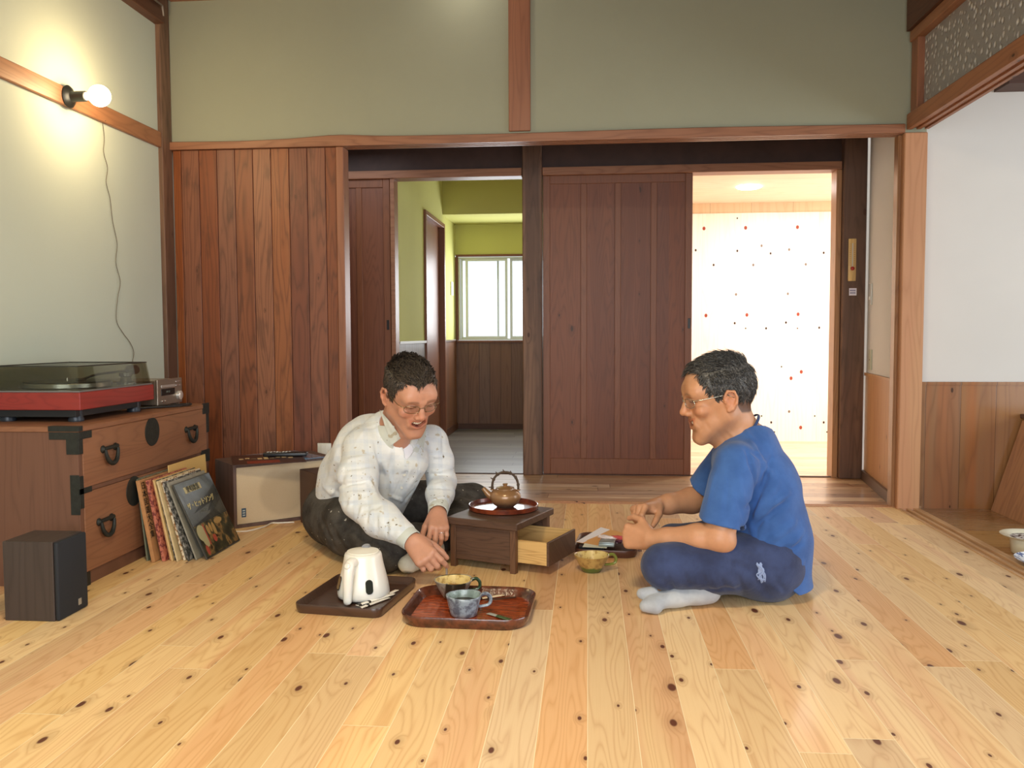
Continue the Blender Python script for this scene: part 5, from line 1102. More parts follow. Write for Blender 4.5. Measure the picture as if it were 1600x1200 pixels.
    obj('hair', bm, hair, person, 'all', world=True)
    # glasses
    gb = bmesh.new(); f = lambda p: M4 @ Vector(p); gz = opt.get('gz', .004)
    for q in (-1, 1):
        rim = [(q*(.0335+.0245*math.copysign(abs(math.cos(a))**.75, math.cos(a))), .1005-.0035*((.0335+.0245*math.cos(a))/.03)**2*1.2, gz+.0135*math.copysign(abs(math.sin(a))**.8, math.sin(a))-.001) for a in [2*PI*k/28 for k in range(28)]]
        tube(gb, [f(p) for p in rim], .0011*sc, 6, closed=True)
        tube(gb, [f(p) for p in ((q*.058, .091, gz+.008), (q*.066, .087, gz+.009), (q*.074, .070, gz+.009), (q*.0795, .020, gz+.011), (q*.0835, -.004, gz+.012), (q*.084, -.022, gz+.0))], .0013*sc, 6)
        tube(gb, [f((q*.011, .100, gz-.002)), f((q*.009, .096, gz-.008)), f((q*.010, .093, gz-.011))], .0009*sc, 6)
    tube(gb, [f(p) for p in ((-.010, .099, gz+.003), (-.004, .103, gz+.006), (.004, .103, gz+.006), (.010, .099, gz+.003))], .0011*sc, 6)
    gl_o = obj('glasses', gb, opt['gmat'], person, 'all', world=True)
    lb = bmesh.new()
    for q in (-1, 1):
        rr_ = []
        for off in (0, .0012):
            rr_.append([f((q*(.0335+.0235*math.copysign(abs(math.cos(a))**.75, math.cos(a))), .1000+off-.0035*((.0335+.0235*math.cos(a))/.03)**2*1.2, gz+.0128*math.copysign(abs(math.sin(a))**.8, math.sin(a))-.001)) for a in [2*PI*k/28 for k in range(28)]])
        loft(lb, rr_)
    ln = obj('lens', lb, MAT['lens'], gl_o); ln.data.transform(parent_world(gl_o).inverted()); ln['label'] = 'clear lenses'
    return tint
MAT['lens'] = clear('lens_glass', (.97, .97, .97, 1), 1.35)
# ---------------------------------------------------------------- hand: frame = columns (across towards thumb side, fingers forward, back of hand up)
def build_hand(s, wrist, F, scale=1., curl=(.5, .5, .5, .5), spread=.10, thumb=(.5, .3), k=.006, thumb_dir=None):
    """adds palm, four jointed fingers and a thumb to the sculpt; returns fingertip positions"""
    w = np.array(wrist, float); F = np.array(F, float); P = lambda v: w+F@(np.array(v, float)*scale); r = lambda v: v*scale
    flat = (F[:, 2], .62)
    for x in (-.026, -.009, .009, .026): s.cap(P((x*.55, .006, 0)), P((x, .082-abs(x)*.25, .001)), r(.0185), r(.0135), .012, '+')
    s.cap(P((.018, .018, -.008)), P((.030, .045, -.010)), r(.016), r(.013), .012)
    s.cap(P((-.018, .02, -.008)), P((-.022, .055, -.008)), r(.014), r(.012), .012)
    tips = []
    for i, (x, y, L, rd) in enumerate(((.0285, .080, .072, .0092), (.0095, .085, .079, .0094), (-.0095, .081, .073, .0089), (-.0270, .073, .058, .0080))):
        c = curl[i] if not isinstance(curl[i], (tuple, list)) else None; angs = (c*1.25, c*1.5, c*.9) if c is not None else curl[i]
        sp = spread*(1.5-i)*.6; p = np.array([x, y, 0.]); a = 0.; pts = [P(p)]; rs = [r(rd*1.12)]
        for j, (ll, an) in enumerate(zip((.45, .30, .25), angs)):
            a += an; d = np.array([math.sin(sp)*math.cos(a), math.cos(sp)*math.cos(a), -math.sin(a)]); p = p+d*L*ll; pts.append(P(p)); rs.append(r(rd*(1., .92, .80)[j]))
        s.cap(pts[0], pts[1], rs[0], rs[1], k)
        s.cap(pts[1], pts[2], rs[1]*1.04, rs[2], .002); s.cap(pts[2], pts[3], rs[2]*1.02, rs[3], .002)
        s.ell(pts[1], (rs[1]*1.06,)*3, None, .003); s.ell(P((x, y-.002, .004)), (r(.0098),)*3, None, .006); tips.append(pts[-1])
    base = np.array([.024, .014, -.008]); a, b = thumb
    d1 = np.array(thumb_dir if thumb_dir is not None else (.75, .62, -.35), float); d1 /= np.linalg.norm(d1); m1 = base+d1*.042
    d2 = d1+np.array([-.55*a, .55, -.45*b]); d2 /= np.linalg.norm(d2); m2 = m1+d2*.032; d3 = d2+np.array([-.6*a, .15, -.4*b]); d3 /= np.linalg.norm(d3); m3 = m2+d3*.024
    s.cap(P(base), P(m1), r(.0165), r(.0118), .010); s.cap(P(m1), P(m2), r(.0116), r(.0104), .003); s.cap(P(m2), P(m3), r(.0106), r(.0086), .002); tips.append(P(m3))
    return tips
def frame3(fwd, up):
    f = np.array(fwd, float); f /= np.linalg.norm(f); u = np.array(up, float); u = u-f*(u@f); u /= np.linalg.norm(u); return np.stack([np.cross(f, u), f, u], 1)
# ---------------------------------------------------------------- the two men
def Q(u, v, y, dz=0.): p = PY(u, v, y); return np.array([p.x, p.y, p.z+dz])
def hl_fn(ys, zs, soft=.006):
    def f(p):
        t = np.interp(p[:, 1], ys, zs); x = np.abs(p[:, 0]); t = t + np.where(p[:, 1] > .05, -.10*np.maximum(x-.03, 0)*0, 0); return np.clip((p[:, 2]-t)/soft+.5, 0, 1)
    return f
def hair_mat(name, c1, c2, c3):
    m = M(name); n = m.noise(m.n('ShaderNodeMapping', {0: m.obj(), 3: (1, 1, 1)}).outputs[0], 38, 3, .7); n2 = m.noise(m.obj(), 190, 3, .7)
    m.set(col=m.mix(m.step(n2, .46, .66), m.mix(m.step(n, .38, .6), c1, c2), c3), rough=.5, spec=.5); m.bump(n2, .5, .001); return m.m
def cloth(name, base, dark=None, light_=None, weave=900, spots=None, check=None, rough=.85, wr=.5, wscale=16):
    m = M(name); n = m.noise(m.obj(), 10, 4, .6); col = m.mix(m.step(n, .3, .7), dark or tuple(c*.86 for c in base[:3])+(1,), base)
    if light_: col = m.mix(m.mth('MULTIPLY', m.step(m.noise(m.obj(), 5, 3), .5, .7), .5), col, light_)
    if check:
        x_ = m.xyz(); g = None
        for ax, per in (('0', .052), ('2', .05)):
            fr_ = m.mth('FRACT', m.mth('DIVIDE', m.mth('ADD', x_[int(ax)], m.mth('MULTIPLY', x_[1], .35)), per)); st = m.mth('LESS_THAN', fr_, .35); g = st if g is None else m.mth('ADD', g, st)
        col = m.mix(m.mth('MULTIPLY', g, .18), col, check)
    if spots:
        sn = m.noise(m.obj(), 34, 3, .5); col = m.mix(m.mth('MULTIPLY', m.step(sn, .63, .69), .8), col, spots); sn2 = m.noise(m.obj(), 75, 2, .4, 0, 0); col = m.mix(m.step(sn2, .72, .735), col, tuple(c*.4 for c in spots[:3])+(1,))
    m.set(col=col, rough=rough, spec=.15, sheen=.15)
    w = m.n('ShaderNodeTexWhiteNoise'); h = m.mth('ADD', m.mth('MULTIPLY', m.noise(m.obj(), wscale, 3, .55, 1.2), wr), m.mth('MULTIPLY', m.noise(m.obj(), weave, 1), .04)); m.bump(h, .8, .010); return m.m
MAT['skin_a'] = skin_mat('skin_left_man', srgb(198, 144, 116)); MAT['skin_b'] = skin_mat('skin_right_man', srgb(194, 142, 106))
def merge(dst, src, k=.02):
    o = np.round((src.lo-dst.lo)/dst.h).astype(int); a = np.maximum(o, 0); b = np.minimum(o+src.n, dst.n)
    ds = tuple(slice(a[i], b[i]) for i in range(3)); ss = tuple(slice(a[i]-o[i], b[i]-o[i]) for i in range(3)); D, d = dst.D[ds], src.D[ss]
    hh = np.maximum(k-np.abs(D-d), 0)/k; D[...] = np.minimum(D, d)-hh*hh*k*.25
def head_mask(fr, tint):
    C = fr[0]
    def f(V):
        near = (np.linalg.norm(V-C, axis=1) < .195) & (V[:, 2] > C[2]-.165); out = np.ones((len(V), 3)); out[near] = tint(V[near]); return out
    return f
# ================= right man, blue t-shirt, seen from his left side
B = empty('person', (float(Q(1180, 900, 2.9)[0]), 2.9, 0), 'smiling man in a blue t-shirt and navy trousers sitting cross-legged, seen in profile', 'person')
frB = head_frame(Q(1122, 621, 2.87), math.radians(98), math.radians(10), math.radians(-2), 1.13)
def combB(p):
    if p.z > .085: return Vector((.35, .95, .05)), .032
    if p.y > .035: return Vector((0, .45, -.5)), .020
    if p.y < -.04: return Vector((0, -.25, -1)), .024
    return Vector((0, -.25, -1)), .024
hlB = hl_fn([-.13, -.07, -.045, -.036, -.026, .0, .006, .012, .024, .034, .046, .056, .066, .078, .12], [-.052, -.052, -.046, -.03, .026, .030, .014, .004, .006, .022, .048, .078, .099, .107, .11])
shN, elN, wrN = Q(1150, 722, 2.73), Q(1124, 841, 2.675), Q(1016, 842, 2.765)
shF, elF, wrF = Q(1140, 715, 3.05), Q(1104, 778, 3.10), Q(1024, 791, 2.99)
hipN, knN = Q(1196, 880, 2.79), Q(1036, 884, 2.68); hipF, knF = Q(1190, 850, 3.02), Q(1052, 848, 3.24); hipN[2] = .115; hipF[2] = .115; knF[2] = .075
anN = np.array([.46, 2.93, .055]); anF = np.array([.375, 2.74, .052]); pel = Q(1203, 870, 2.9); pel[2] = .11
Tp = [Q(1203, 912, 2.9), Q(1200, 845, 2.9), Q(1188, 775, 2.9), Q(1168, 722, 2.9)]
arm = Sculpt((.09, 2.52, .0), (.86, 3.32, .82), .0026)
for a, b, ra, rb in ((np.array([Tp[0][0]-.02, 2.9, .14]), Tp[1], .125, .145), (Tp[1], Tp[2], .145, .150), (Tp[2], Tp[3], .150, .130)): arm.cap(a, b, ra, rb, .03, flat=((1, 0, 0), .66))
arm.cap(shN+np.array([0, .04, -.008]), shF+np.array([0, -.04, -.008]), .048, .048, .03)
for h_, k_, a_ in ((hipN, knN, anN), (hipF, knF, anF)): arm.chain([h_, k_], [.078, .050], .02); arm.chain([k_, a_], [.048, .032], .02)
arm.cap(anF, np.array([.26, 2.665, .034]), .026, .020, .02)
tB = build_head(arm, B, frB, Q(1160, 700, 2.90), 'skin_b', hair_mat('hair_black_grey', srgb(30, 28, 26), srgb(48, 48, 47), srgb(100, 98, 94)), dict(hairline=hlB, comb=combB, locks=4200, lift=.30, width=.0021, seed=3, mouth=.015, nose=1.15, brow=.5, gmat=plain('thin_silver_frame', srgb(190, 186, 170), .2, .9)))
arm.chain([shN, (shN+elN)/2, elN], [.052, .050, .043], .02); arm.chain([elN, elN+(wrN-elN)*.3, elN+(wrN-elN)*.75, wrN], [.042, .045, .034, .0285], .015)
arm.ell(elN+np.array([.018, -.004, -.010]), (.030, .028, .028), None, .02)
arm.chain([shF, (shF+elF)/2, elF], [.052, .050, .043], .02); arm.chain([elF, elF+(wrF-elF)*.3, elF+(wrF-elF)*.75, wrF], [.042, .045, .034, .0285], .015)
FL = frame3(Q(985, 838, 2.80)-wrN, (-.15, -1, .12))
build_hand(arm, wrN, FL, 1.04, (.95, 1.05, 1.1, 1.15), .05, (.8, .2), k=.003, thumb_dir=(.75, .75, -.35))
FR_ = frame3(Q(985, 797, 2.905)-wrF, (-.45, -.05, 1.)); FR_[:, 0] *= -1
build_hand(arm, wrF, FR_, 1.04, (.62, .72, .8, .85), .10, (.30, .55), k=.003, thumb_dir=(.62, .75, -.55))
for a, b, r_, d_ in (((1068, 850), (1118, 866), .004, -.0022), ((1060, 846), (1105, 860), .003, -.0015), ((1030, 828), (1095, 820), .006, .0015), ((1120, 672), (1140, 700), .006, -.002), ((1132, 668), (1155, 690), .006, .002)): arm.crease(a, b, r_, d_)
np_obj('body', [arm], 'skin_b', B, head_mask(frB, tB), 1); del arm
# trousers
tr = Sculpt((.10, 2.50, -.02), (.92, 3.42, .33), .0042)
tr.chain([hipN, (hipN+knN)/2+np.array([0, -.01, .008]), knN], [.108, .088, .068], .03); tr.chain([hipF, (hipF+knF)/2, knF], [.105, .085, .066], .03)
tr.ell(pel+np.array([-.012, 0, -.005]), (.128, .175, .108), None, .04); tr.ell(pel+np.array([-.035, -.09, -.012]), (.11, .105, .10), None, .04)
tr.chain([knN+np.array([.006, .01, -.012]), (knN+anN)/2+np.array([0, 0, -.020]), anN], [.062, .056, .045], .02)
tr.chain([knF, (knF+anF)/2+np.array([0, 0, -.01]), anF], [.060, .056, .044], .02)
for i in range(9): u = 1042+i*14; tr.crease((u, 894+i*1.0), (u+12, 922+i*1.0), .006, .006 if i % 2 else -.006, 2)
for a, b, r_, d_ in (((1035, 905), (1062, 928), .010, -.008), ((1062, 928), (1160, 916), .008, -.006), ((1130, 875), (1195, 900), .012, -.009), ((1150, 862), (1205, 884), .010, .008), ((1180, 900), (1212, 948), .010, -.009), ((1196, 893), (1230, 940), .010, .009), ((1160, 925), (1175, 952), .008, -.006), ((1060, 868), (1140, 872), .014, .006), ((1205, 905), (1240, 935), .009, -.007)): tr.crease(a, b, r_, d_)
tr.add(lambda P: nz(P, 30, 2)*.0022); tr.cut((0, 0, .0015), (0, 0, -1))
np_obj('trousers', [tr], cloth('navy_cotton', srgb(60, 72, 108), srgb(46, 54, 82), weave=1200, wr=.3), B, None, 1)
# t-shirt with short sleeves
sh = Sculpt((.26, 2.50, .03), (.90, 3.30, .66), .0038)
sh.cap(Tp[0], Tp[1], .182, .176, .03, flat=((1, 0, 0), .74)); sh.cap(Tp[1], Tp[2], .176, .172, .03, flat=((1, .0, .0), .76)); sh.cap(Tp[2], Tp[3], .170, .150, .03, flat=((1, 0, -.15), .66))
sh.cap(shN+np.array([.004, .035, -.008]), shF+np.array([.004, -.03, -.008]), .066, .066, .04); sh.cap(Q(1158, 704, 2.9), Q(1158, 688, 2.9), .085, .068, .03)
hemN = Q(1127, 822, 2.695); dN = hemN-shN; dN /= np.linalg.norm(dN); hemF = Q(1104, 766, 3.09); dF = hemF-shF; dF /= np.linalg.norm(dF)
sl = Sculpt((.26, 2.50, .10), (.70, 2.86, .60), .0038)
sl.cap(shN, hemN+dN*.05, .066, .076, .03); sl.cut(hemN, dN, None, None, .002); sl.cap(hemN-dN*.05, hemN+dN*.05, .060, .071, .0, '-')
s2_ = Sculpt((.26, 2.94, .10), (.70, 3.26, .60), .0038)
s2_.cap(shF, hemF+dF*.05, .066, .072, .03); s2_.cut(hemF, dF, None, None, .002); s2_.cap(hemF-dF*.05, hemF+dF*.05, .057, .067, 0, '-')
merge(sh, sl); merge(sh, s2_)
nk = Q(1160, 690, 2.90); sh.cap(nk+np.array([.02, 0, .05]), nk+np.array([-.03, 0, .09]), .070, .078, .004, '-')
for a, b, r_, d_ in (((1172, 690), (1205, 745), .012, .008), ((1200, 745), (1165, 795), .012, -.010), ((1215, 755), (1178, 805), .011, .009), ((1228, 785), (1182, 822), .011, -.009), ((1243, 815), (1195, 850), .012, .009), ((1252, 850), (1190, 875), .011, -.009), ((1256, 880), (1200, 900), .010, .008), ((1160, 825), (1180, 890), .012, -.010), ((1172, 820), (1196, 885), .010, .008), ((1150, 735), (1168, 800), .010, .006), ((1118, 740), (1104, 795), .010, .007), ((1140, 745), (1133, 808), .009, -.007), ((1165, 700), (1186, 775), .009, -.010), ((1186, 775), (1165, 822), .009, -.010), ((1205, 715), (1190, 765), .009, -.007), ((1232, 770), (1200, 792), .009, .008), ((1246, 900), (1210, 925), .010, -.009), ((1180, 690), (1160, 668), .008, .005), ((1150, 770), (1162, 815), .008, -.007), ((1098, 795), (1160, 815), .003, -.003), ((1172, 705), (1196, 720), .009, -.006), ((1200, 800), (1182, 860), .010, .007), ((1255, 830), (1225, 865), .009, .007)): sh.crease(a, b, r_*.8, d_*(2.1 if a[0] > 1158 else .5))
sh.add(lambda P: nz(P, 26, 1)*.0028+nz(P, 55, 5)*.0012)
sh.cut(Q(1200, 893, 2.72), (-.8, 0, -1.), None, None, .004); sh.cut((0, 0, .012), (0, 0, -1.))
np_obj('t_shirt', [sh], cloth('blue_jersey', srgb(66, 104, 166), srgb(54, 88, 146), weave=1500, wr=.25, wscale=13), B, None, 1)
axn = np.array([-.05, 0, .04]); axn /= np.linalg.norm(axn); c0 = nk+np.array([-.004, 0, .022]); e1 = np.array([0, 1, 0.]); e2 = np.cross(axn, e1); ring_ = []
for k in range(48):
    a_ = 2*PI*k/48; d3 = e1*math.cos(a_)+e2*math.sin(a_); t_ = .04
    while t_ < .11 and sh.at(c0+d3*t_) > 0: t_ += .001
    ring_.append(c0+d3*(min(t_, .085)+.001))
ring_ = [(ring_[k-1]+ring_[k]*2+ring_[(k+1) % 48])/4 for k in range(48)]
bm = bmesh.new(); tube(bm, ring_, .0048, 8, closed=True, flat=.6); obj('neckband', bm, cloth('navy_rib', srgb(50, 72, 116), weave=1500, wr=.2), B, 'all', world=True)
# worn patch of thread at the trouser pocket
random.seed(5); bm = bmesh.new()
for k in range(12):
    P_ = [tr.hit(1186+random.uniform(-4, 5)+t_*random.uniform(0, 8), 882+t_*26+random.uniform(-3, 3), lift=.0015) for t_ in (0, .35, .7, 1)]
    P_ = [p_ for p_ in P_ if p_ is not None]
    if len(P_) > 2: tube(bm, spline(P_, 5), [.0022]*(5*(len(P_)-1)+1), 6)
obj('frayed_threads', bm, plain('pale_thread', srgb(140, 158, 196), .8), B, 'all', world=True)['kind'] = 'stuff'
# sock of the crossed foot, split at the big toe
sk = Sculpt((.10, 2.48, -.01), (.50, 2.90, .16), .003)
to = np.array([.170, 2.640, .028]); hl_ = np.array([.375, 2.720, .040])
sk.cap(hl_, (hl_+to)/2+np.array([0, 0, .004]), .040, .036, .015, flat=((0, 0, 1), .85)); sk.cap((hl_+to)/2+np.array([0, 0, .004]), to+np.array([.030, 0, .002]), .037, .033, .015, flat=((0, 0, 1), .78))
sk.cap(to+np.array([.03, .022, .026]), to+np.array([-.004, .012, .024]), .019, .017, .006); sk.cap(to+np.array([.035, -.018, -.004]), to+np.array([.006, -.018, -.004]), .024, .020, .008)
sk.cap(np.array([.375, 2.74, .052]), np.array([.34, 2.70, .05]), .040, .036, .02); sk.add(lambda P: nz(P, 70, 2)*.0012); sk.cut((0, 0, .001), (0, 0, -1))
np_obj('sock', [sk], cloth('grey_white_sock', srgb(184, 188, 190), srgb(158, 162, 168), weave=1200, wr=.2), B, None, 2)['label'] = 'pale grey two-toed sock'
# ================= left man, pale shirt, leaning forward and stirring a cup
A = empty('person', (float(Q(560, 820, 3.4)[0]), 3.4, 0), 'laughing man in a pale stained work shirt sitting cross-legged, leaning forward to stir a cup', 'person')
frA = head_frame(Q(640, 617, 3.10), math.radians(-142), math.radians(27), math.radians(4), 1.10)
def combA(p):
    if p.z > .08: return Vector((.15, .9, .5)), .028
    if p.y > .04: return Vector((.35, .6, -.35)), .017
    if p.y < -.04: return Vector((0, -.3, -1)), .020
    return Vector((0, .15, -1)), .018
hlA = hl_fn([-.13, -.07, -.045, -.036, -.026, .0, .006, .012, .022, .030, .042, .052, .064, .078, .12], [-.056, -.056, -.05, -.03, .026, .030, .006, -.008, -.006, .020, .054, .074, .084, .088, .09])
shR, elR, wrR = Q(566, 700, 3.16), Q(563, 783, 3.03), Q(645, 846, 2.885)
shL, elL, wrL = Q(676, 690, 3.36), Q(690, 752, 3.37), Q(684, 803, 3.13)
sd = (shL-shR)/np.linalg.norm(shL-shR); fd = np.array([sd[1], -sd[0], 0]); fd /= np.linalg.norm(fd)
Tp = [Q(557, 790, 3.45), Q(562, 752, 3.40), Q(585, 712, 3.31), Q(612, 692, 3.25)]
hR, kR = Q(522, 815, 3.42), Q(600, 866, 3.02); hL, kL = Q(598, 800, 3.52), Q(736, 790, 3.74); hR[2] = .125; kR[2] = .088; hL[2] = .13; kL[2] = .115
aR = np.array([-.66, 3.36, .06]); aL = Q(676, 868, 3.14); aL[2] = .060
armA = Sculpt((-1.16, 2.70, 0.), (-.40, 3.86, .82), .0027)
for a, b, ra, rb in ((Tp[0], Tp[1], .148, .148), (Tp[1], Tp[2], .146, .144), (Tp[2], Tp[3], .142, .112)): armA.cap(a, b, ra, rb, .03, flat=(fd, .72))
armA.cap(shR+sd*.02, shL-sd*.02, .048, .046, .03)
for h_, k_, a_, m_ in ((hR, kR, aR, (0, 0, 0)), (hL, kL, aL, (0, .02, -.025))): armA.chain([h_, k_], [.085, .050], .02); armA.chain([k_, (k_+a_)/2+np.array(m_), a_], [.046, .036, .028], .02)
tA = build_head(armA, A, frA, Q(612, 690, 3.22), 'skin_a', hair_mat('hair_dark_brown', srgb(34, 28, 24), srgb(56, 48, 40), srgb(104, 90, 74)), dict(hairline=hlA, comb=combA, locks=4600, lift=.62, width=.0020, seed=8, mouth=.017, nose=.9, brow=.6, gmat=plain('thin_gold_frame', srgb(150, 130, 100), .22, .9)))
armA.chain([shR, elR], [.046, .040], .02); armA.cap(elR, elR+(wrR-elR)*.6, .040, .034, .01); armA.cap(elR+(wrR-elR)*.6, wrR, .034, .0285, .01)
armA.chain([shL, elL], [.046, .040], .02); armA.cap(elL, elL+(wrL-elL)*.6, .040, .034, .01); armA.cap(elL+(wrL-elL)*.6, wrL, .034, .0285, .01)
FA = frame3(Q(671, 878, 2.83)-wrR, (-.10, -.88, .55)); FA[:, 0] *= -1
tips = build_hand(armA, wrR, FA, 1.08, ((.50, .60, .35), (.80, .95, .55), (.85, 1.05, .6), (.85, 1.05, .6)), .12, (.25, .55), k=.003, thumb_dir=(.5, .80, -.65))
FB = frame3(Q(686, 834, 3.04)-wrL, (.25, -.75, .55))
build_hand(armA, wrL, FB, 1.0, ((.45, .5, .3), (.6, .7, .4), (.7, .8, .5), (.75, .85, .5)), .22, (.2, .4), k=.003, thumb_dir=(.55, .85, -.35))
np_obj('body', [armA], 'skin_a', A, head_mask(frA, tA), 1); del armA
pR = wrL+FB@np.array([-.0110, .098, -.012]); bm = bmesh.new()
tube(bm, [pR+FB@np.array([.0102*math.cos(t_), .0, .0102*math.sin(t_)]) for t_ in [2*PI*k/20 for k in range(20)]], .0013, 6, closed=True); obj('finger_ring', bm, MAT['chrome'], A, 'all', world=True)
# trousers
tr = Sculpt((-1.25, 2.86, -.02), (-.35, 4.0, .36), .0048)
tr.chain([hR, (hR+kR)/2+np.array([-.01, -.02, .012]), kR], [.128, .108, .080], .03); tr.chain([hL, (hL+kL)/2, kL], [.12, .100, .085], .03)
pelA = Q(552, 800, 3.46); pelA[2] = .125; tr.ell(pelA, (.185, .165, .135), None, .04)
tr.chain([kR+np.array([0, 0, -.015]), (kR+aR)/2, aR], [.072, .064, .05], .02)
tr.chain([kL, (kL+aL)/2+np.array([0, .02, -.025]), aL], [.078, .058, .044], .02)
for a, b, r_, d_ in (((498, 805), (525, 862), .013, -.012), ((512, 800), (548, 860), .012, .012), ((528, 805), (585, 850), .012, -.012), ((492, 835), (508, 880), .012, .010), ((545, 815), (600, 838), .011, .010), ((590, 845), (628, 868), .010, -.008), ((610, 800), (650, 815), .011, -.010), ((700, 775), (738, 800), .011, .008), ((715, 770), (745, 785), .010, -.008), ((505, 870), (530, 890), .012, .009)): tr.crease(a, b, r_, d_)
tr.add(lambda P: nz(P, 24, 2)*.0035+nz(P, 60, 7)*.0014); tr.cut((0, 0, .0015), (0, 0, -1))
m = M('charcoal_trousers'); n = m.noise(m.obj(), 12, 4, .6); sn = m.noise(m.obj(), 60, 2, .4); col = m.mix(m.step(n, .3, .7), srgb(52, 48, 44), srgb(84, 80, 74)); col = m.mix(m.step(sn, .73, .745), col, srgb(186, 180, 164)); m.set(col=col, rough=.85, spec=.15); m.bump(m.noise(m.obj(), 22, 4, .6, 1.), .6, .008)
np_obj('trousers', [tr], m.m, A, None, 1)
# socks
sk = Sculpt((-.78, 2.86, -.01), (-.44, 3.24, .18), .003)
tA_, hA_ = np.array([-.635, 2.985, .038]), np.array([-.575, 3.105, .062])
sk.cap(hA_, tA_, .046, .036, .02, flat=((.3, .3, 1), .85)); sk.cap(aL, hA_+np.array([0, 0, .01]), .044, .040, .02); sk.ell((-.565, 3.06, .055), (.038, .045, .05), None, .02); sk.cut((0, 0, .001), (0, 0, -1))
sk.add(lambda P: nz(P, 70, 4)*.0012)
m = M('white_grey_sock'); x_ = m.xyz(); n = m.noise(m.obj(), 300, 2); g = m.step(m.mth('ADD', m.mth('MULTIPLY', x_[2], -1.), m.mth('MULTIPLY', x_[1], -.55)), .218, .226)
m.set(col=m.mix(g, srgb(218, 210, 186), m.mix(m.step(n, .4, .6), srgb(84, 84, 74), srgb(128, 128, 114))), rough=.9); m.bump(n, .5, .002)
np_obj('sock', [sk], m.m, A, None, 2)['label'] = 'off-white sock with a grey toe'
# shirt
def torso(s, g):
    s.cap(Tp[0], Tp[1], .172-g, .168-g, .03, flat=(fd, .86)); s.cap(Tp[1], Tp[2], .168-g, .164-g, .03, flat=(fd, .80)); s.cap(Tp[2], Tp[3], .160-g, .130-g, .03, flat=(fd, .74))
    s.cap(Q(600, 790, 3.34), Q(640, 720, 3.22), .080-g, .070-g, .05)
    s.cap(shR+sd*.02, shL-sd*.02, .066-g, .062-g, .04); s.cap(Q(614, 684, 3.22), Q(618, 668, 3.20), .078-g, .066-g, .03)
sA = Sculpt((-1.25, 2.86, .10), (-.45, 3.75, .62), .0038); torso(sA, 0)
sA.chain([shR, shR+(elR-shR)*.55+np.array([-.012, 0, 0]), elR], [.066, .070, .064], .03); cR = wrR-(wrR-elR)/np.linalg.norm(wrR-elR)*.052
sA.chain([elR, elR+(cR-elR)*.5+np.array([0, 0, -.010]), cR], [.063, .062, .044], .025)
cL = wrL-(wrL-elL)/np.linalg.norm(wrL-elL)*.055
sA.chain([shL, (shL+elL)/2, elL], [.060, .060, .056], .03); sA.chain([elL, (elL+cL)/2, cL], [.056, .054, .041], .02)
nA = Q(628, 678, 3.12)

C_ = []
for i in range(9): t_ = i/8; u0, v0 = 545+t_*62, 790+t_*42; C_.append(((u0+6, v0-22+(i % 3)*6), (u0-4+(i % 2)*10, v0+22), .007, .010*(-1)**i))
for i in range(6): v0 = 715+i*13; C_.append(((524-(i % 2)*6, v0+8), (585, v0-4+(i % 3)*5), .008, .009*(-1)**i))
for i in range(7): v0 = 712+i*11; C_.append(((668, v0+5*(-1)**i), (706, v0-3), .006, .008*(-1)**i))
C_ += [((641, 720), (620, 778), .004, -.010), ((647, 715), (628, 778), .005, .006), ((634, 728), (614, 778), .004, -.005), ((598, 705), (612, 765), .011, .010), ((612, 712), (604, 775), .010, -.010), ((655, 735), (630, 772), .010, .009), ((660, 748), (628, 788), .009, -.009), ((585, 690), (596, 740), .009, -.010), ((575, 745), (600, 800), .009, .010), ((530, 700), (512, 755), .011, .009), ((540, 740), (520, 785), .010, -.010), ((505, 760), (545, 792), .010, .008), ((654, 716), (676, 710), .0035, -.004), ((655, 716), (653, 742), .0035, -.004), ((676, 711), (674, 738), .0035, -.004), ((575, 668), (556, 690), .010, .006), ((690, 675), (694, 715), .008, -.007), ((596, 665), (566, 672), .006, -.004), ((610, 775), (650, 790), .009, .008), ((560, 800), (600, 790), .009, -.009)]
N0 = Q(612, 694, 3.215); N1 = np.array(frA[0])+frA[1]@(np.array([0, -.028, -.035])*frA[2]); nx = (N1-N0)/np.linalg.norm(N1-N0)
sA.cap(N0-nx*.03, N0+nx*.14, .068, .066, .004, '-')
vb = sA.hit(633, 728); vt = sA.hit(638, 702)
if vb is not None and vt is not None: sA.cap(vt+np.array([0, .004, 0]), vb, .021, .003, .002, '-'); sA.cap(vt+np.array([0, .004, 0]), N0+nx*.06+fd*.07, .021, .03, .002, '-')
for c_ in C_: sA.crease(*c_)
sA.add(lambda P: nz(P, 28, 3)*.0028+nz(P, 62, 9)*.0016)
sA.cut(Q(560, 800, 3.4), (-.05, 0, -1.), Q(450, 900, 3.6)-np.array([.1, 0, .2]), Q(600, 700, 3.3)+np.array([0, .5, 0]), .004)
MAT['shirt'] = cloth('pale_work_shirt', srgb(232, 234, 232), srgb(214, 218, 216), weave=1300, spots=srgb(184, 172, 146), check=srgb(184, 198, 216), wr=.35, wscale=18)
shirt = np_obj('shirt', [sA], 'shirt', A, None, 1)
MAT['cuff'] = cloth('plain_cuff', srgb(210, 214, 204), weave=1300, wr=.2, spots=srgb(176, 164, 136))
for el_, wr_, cc in ((elR, wrR, cR), (elL, wrL, cL)):
    ax = Vector(wr_-el_).normalized(); bm = bmesh.new(); R_ = []; a1 = ax.orthogonal().normalized(); a2 = ax.cross(a1)
    for t_, rr in ((-.058, .036), (-.054, .041), (-.030, .0405), (-.004, .0385), (-.002, .0365), (-.010, .0345), (-.05, .033)):
        p = Vector(wr_)+ax*t_; R_.append([p+a1*rr*math.cos(2*PI*i/32)+a2*rr*.92*math.sin(2*PI*i/32) for i in range(32)])
    loft(bm, R_); obj('cuff', bm, 'cuff', A, 40, world=True)
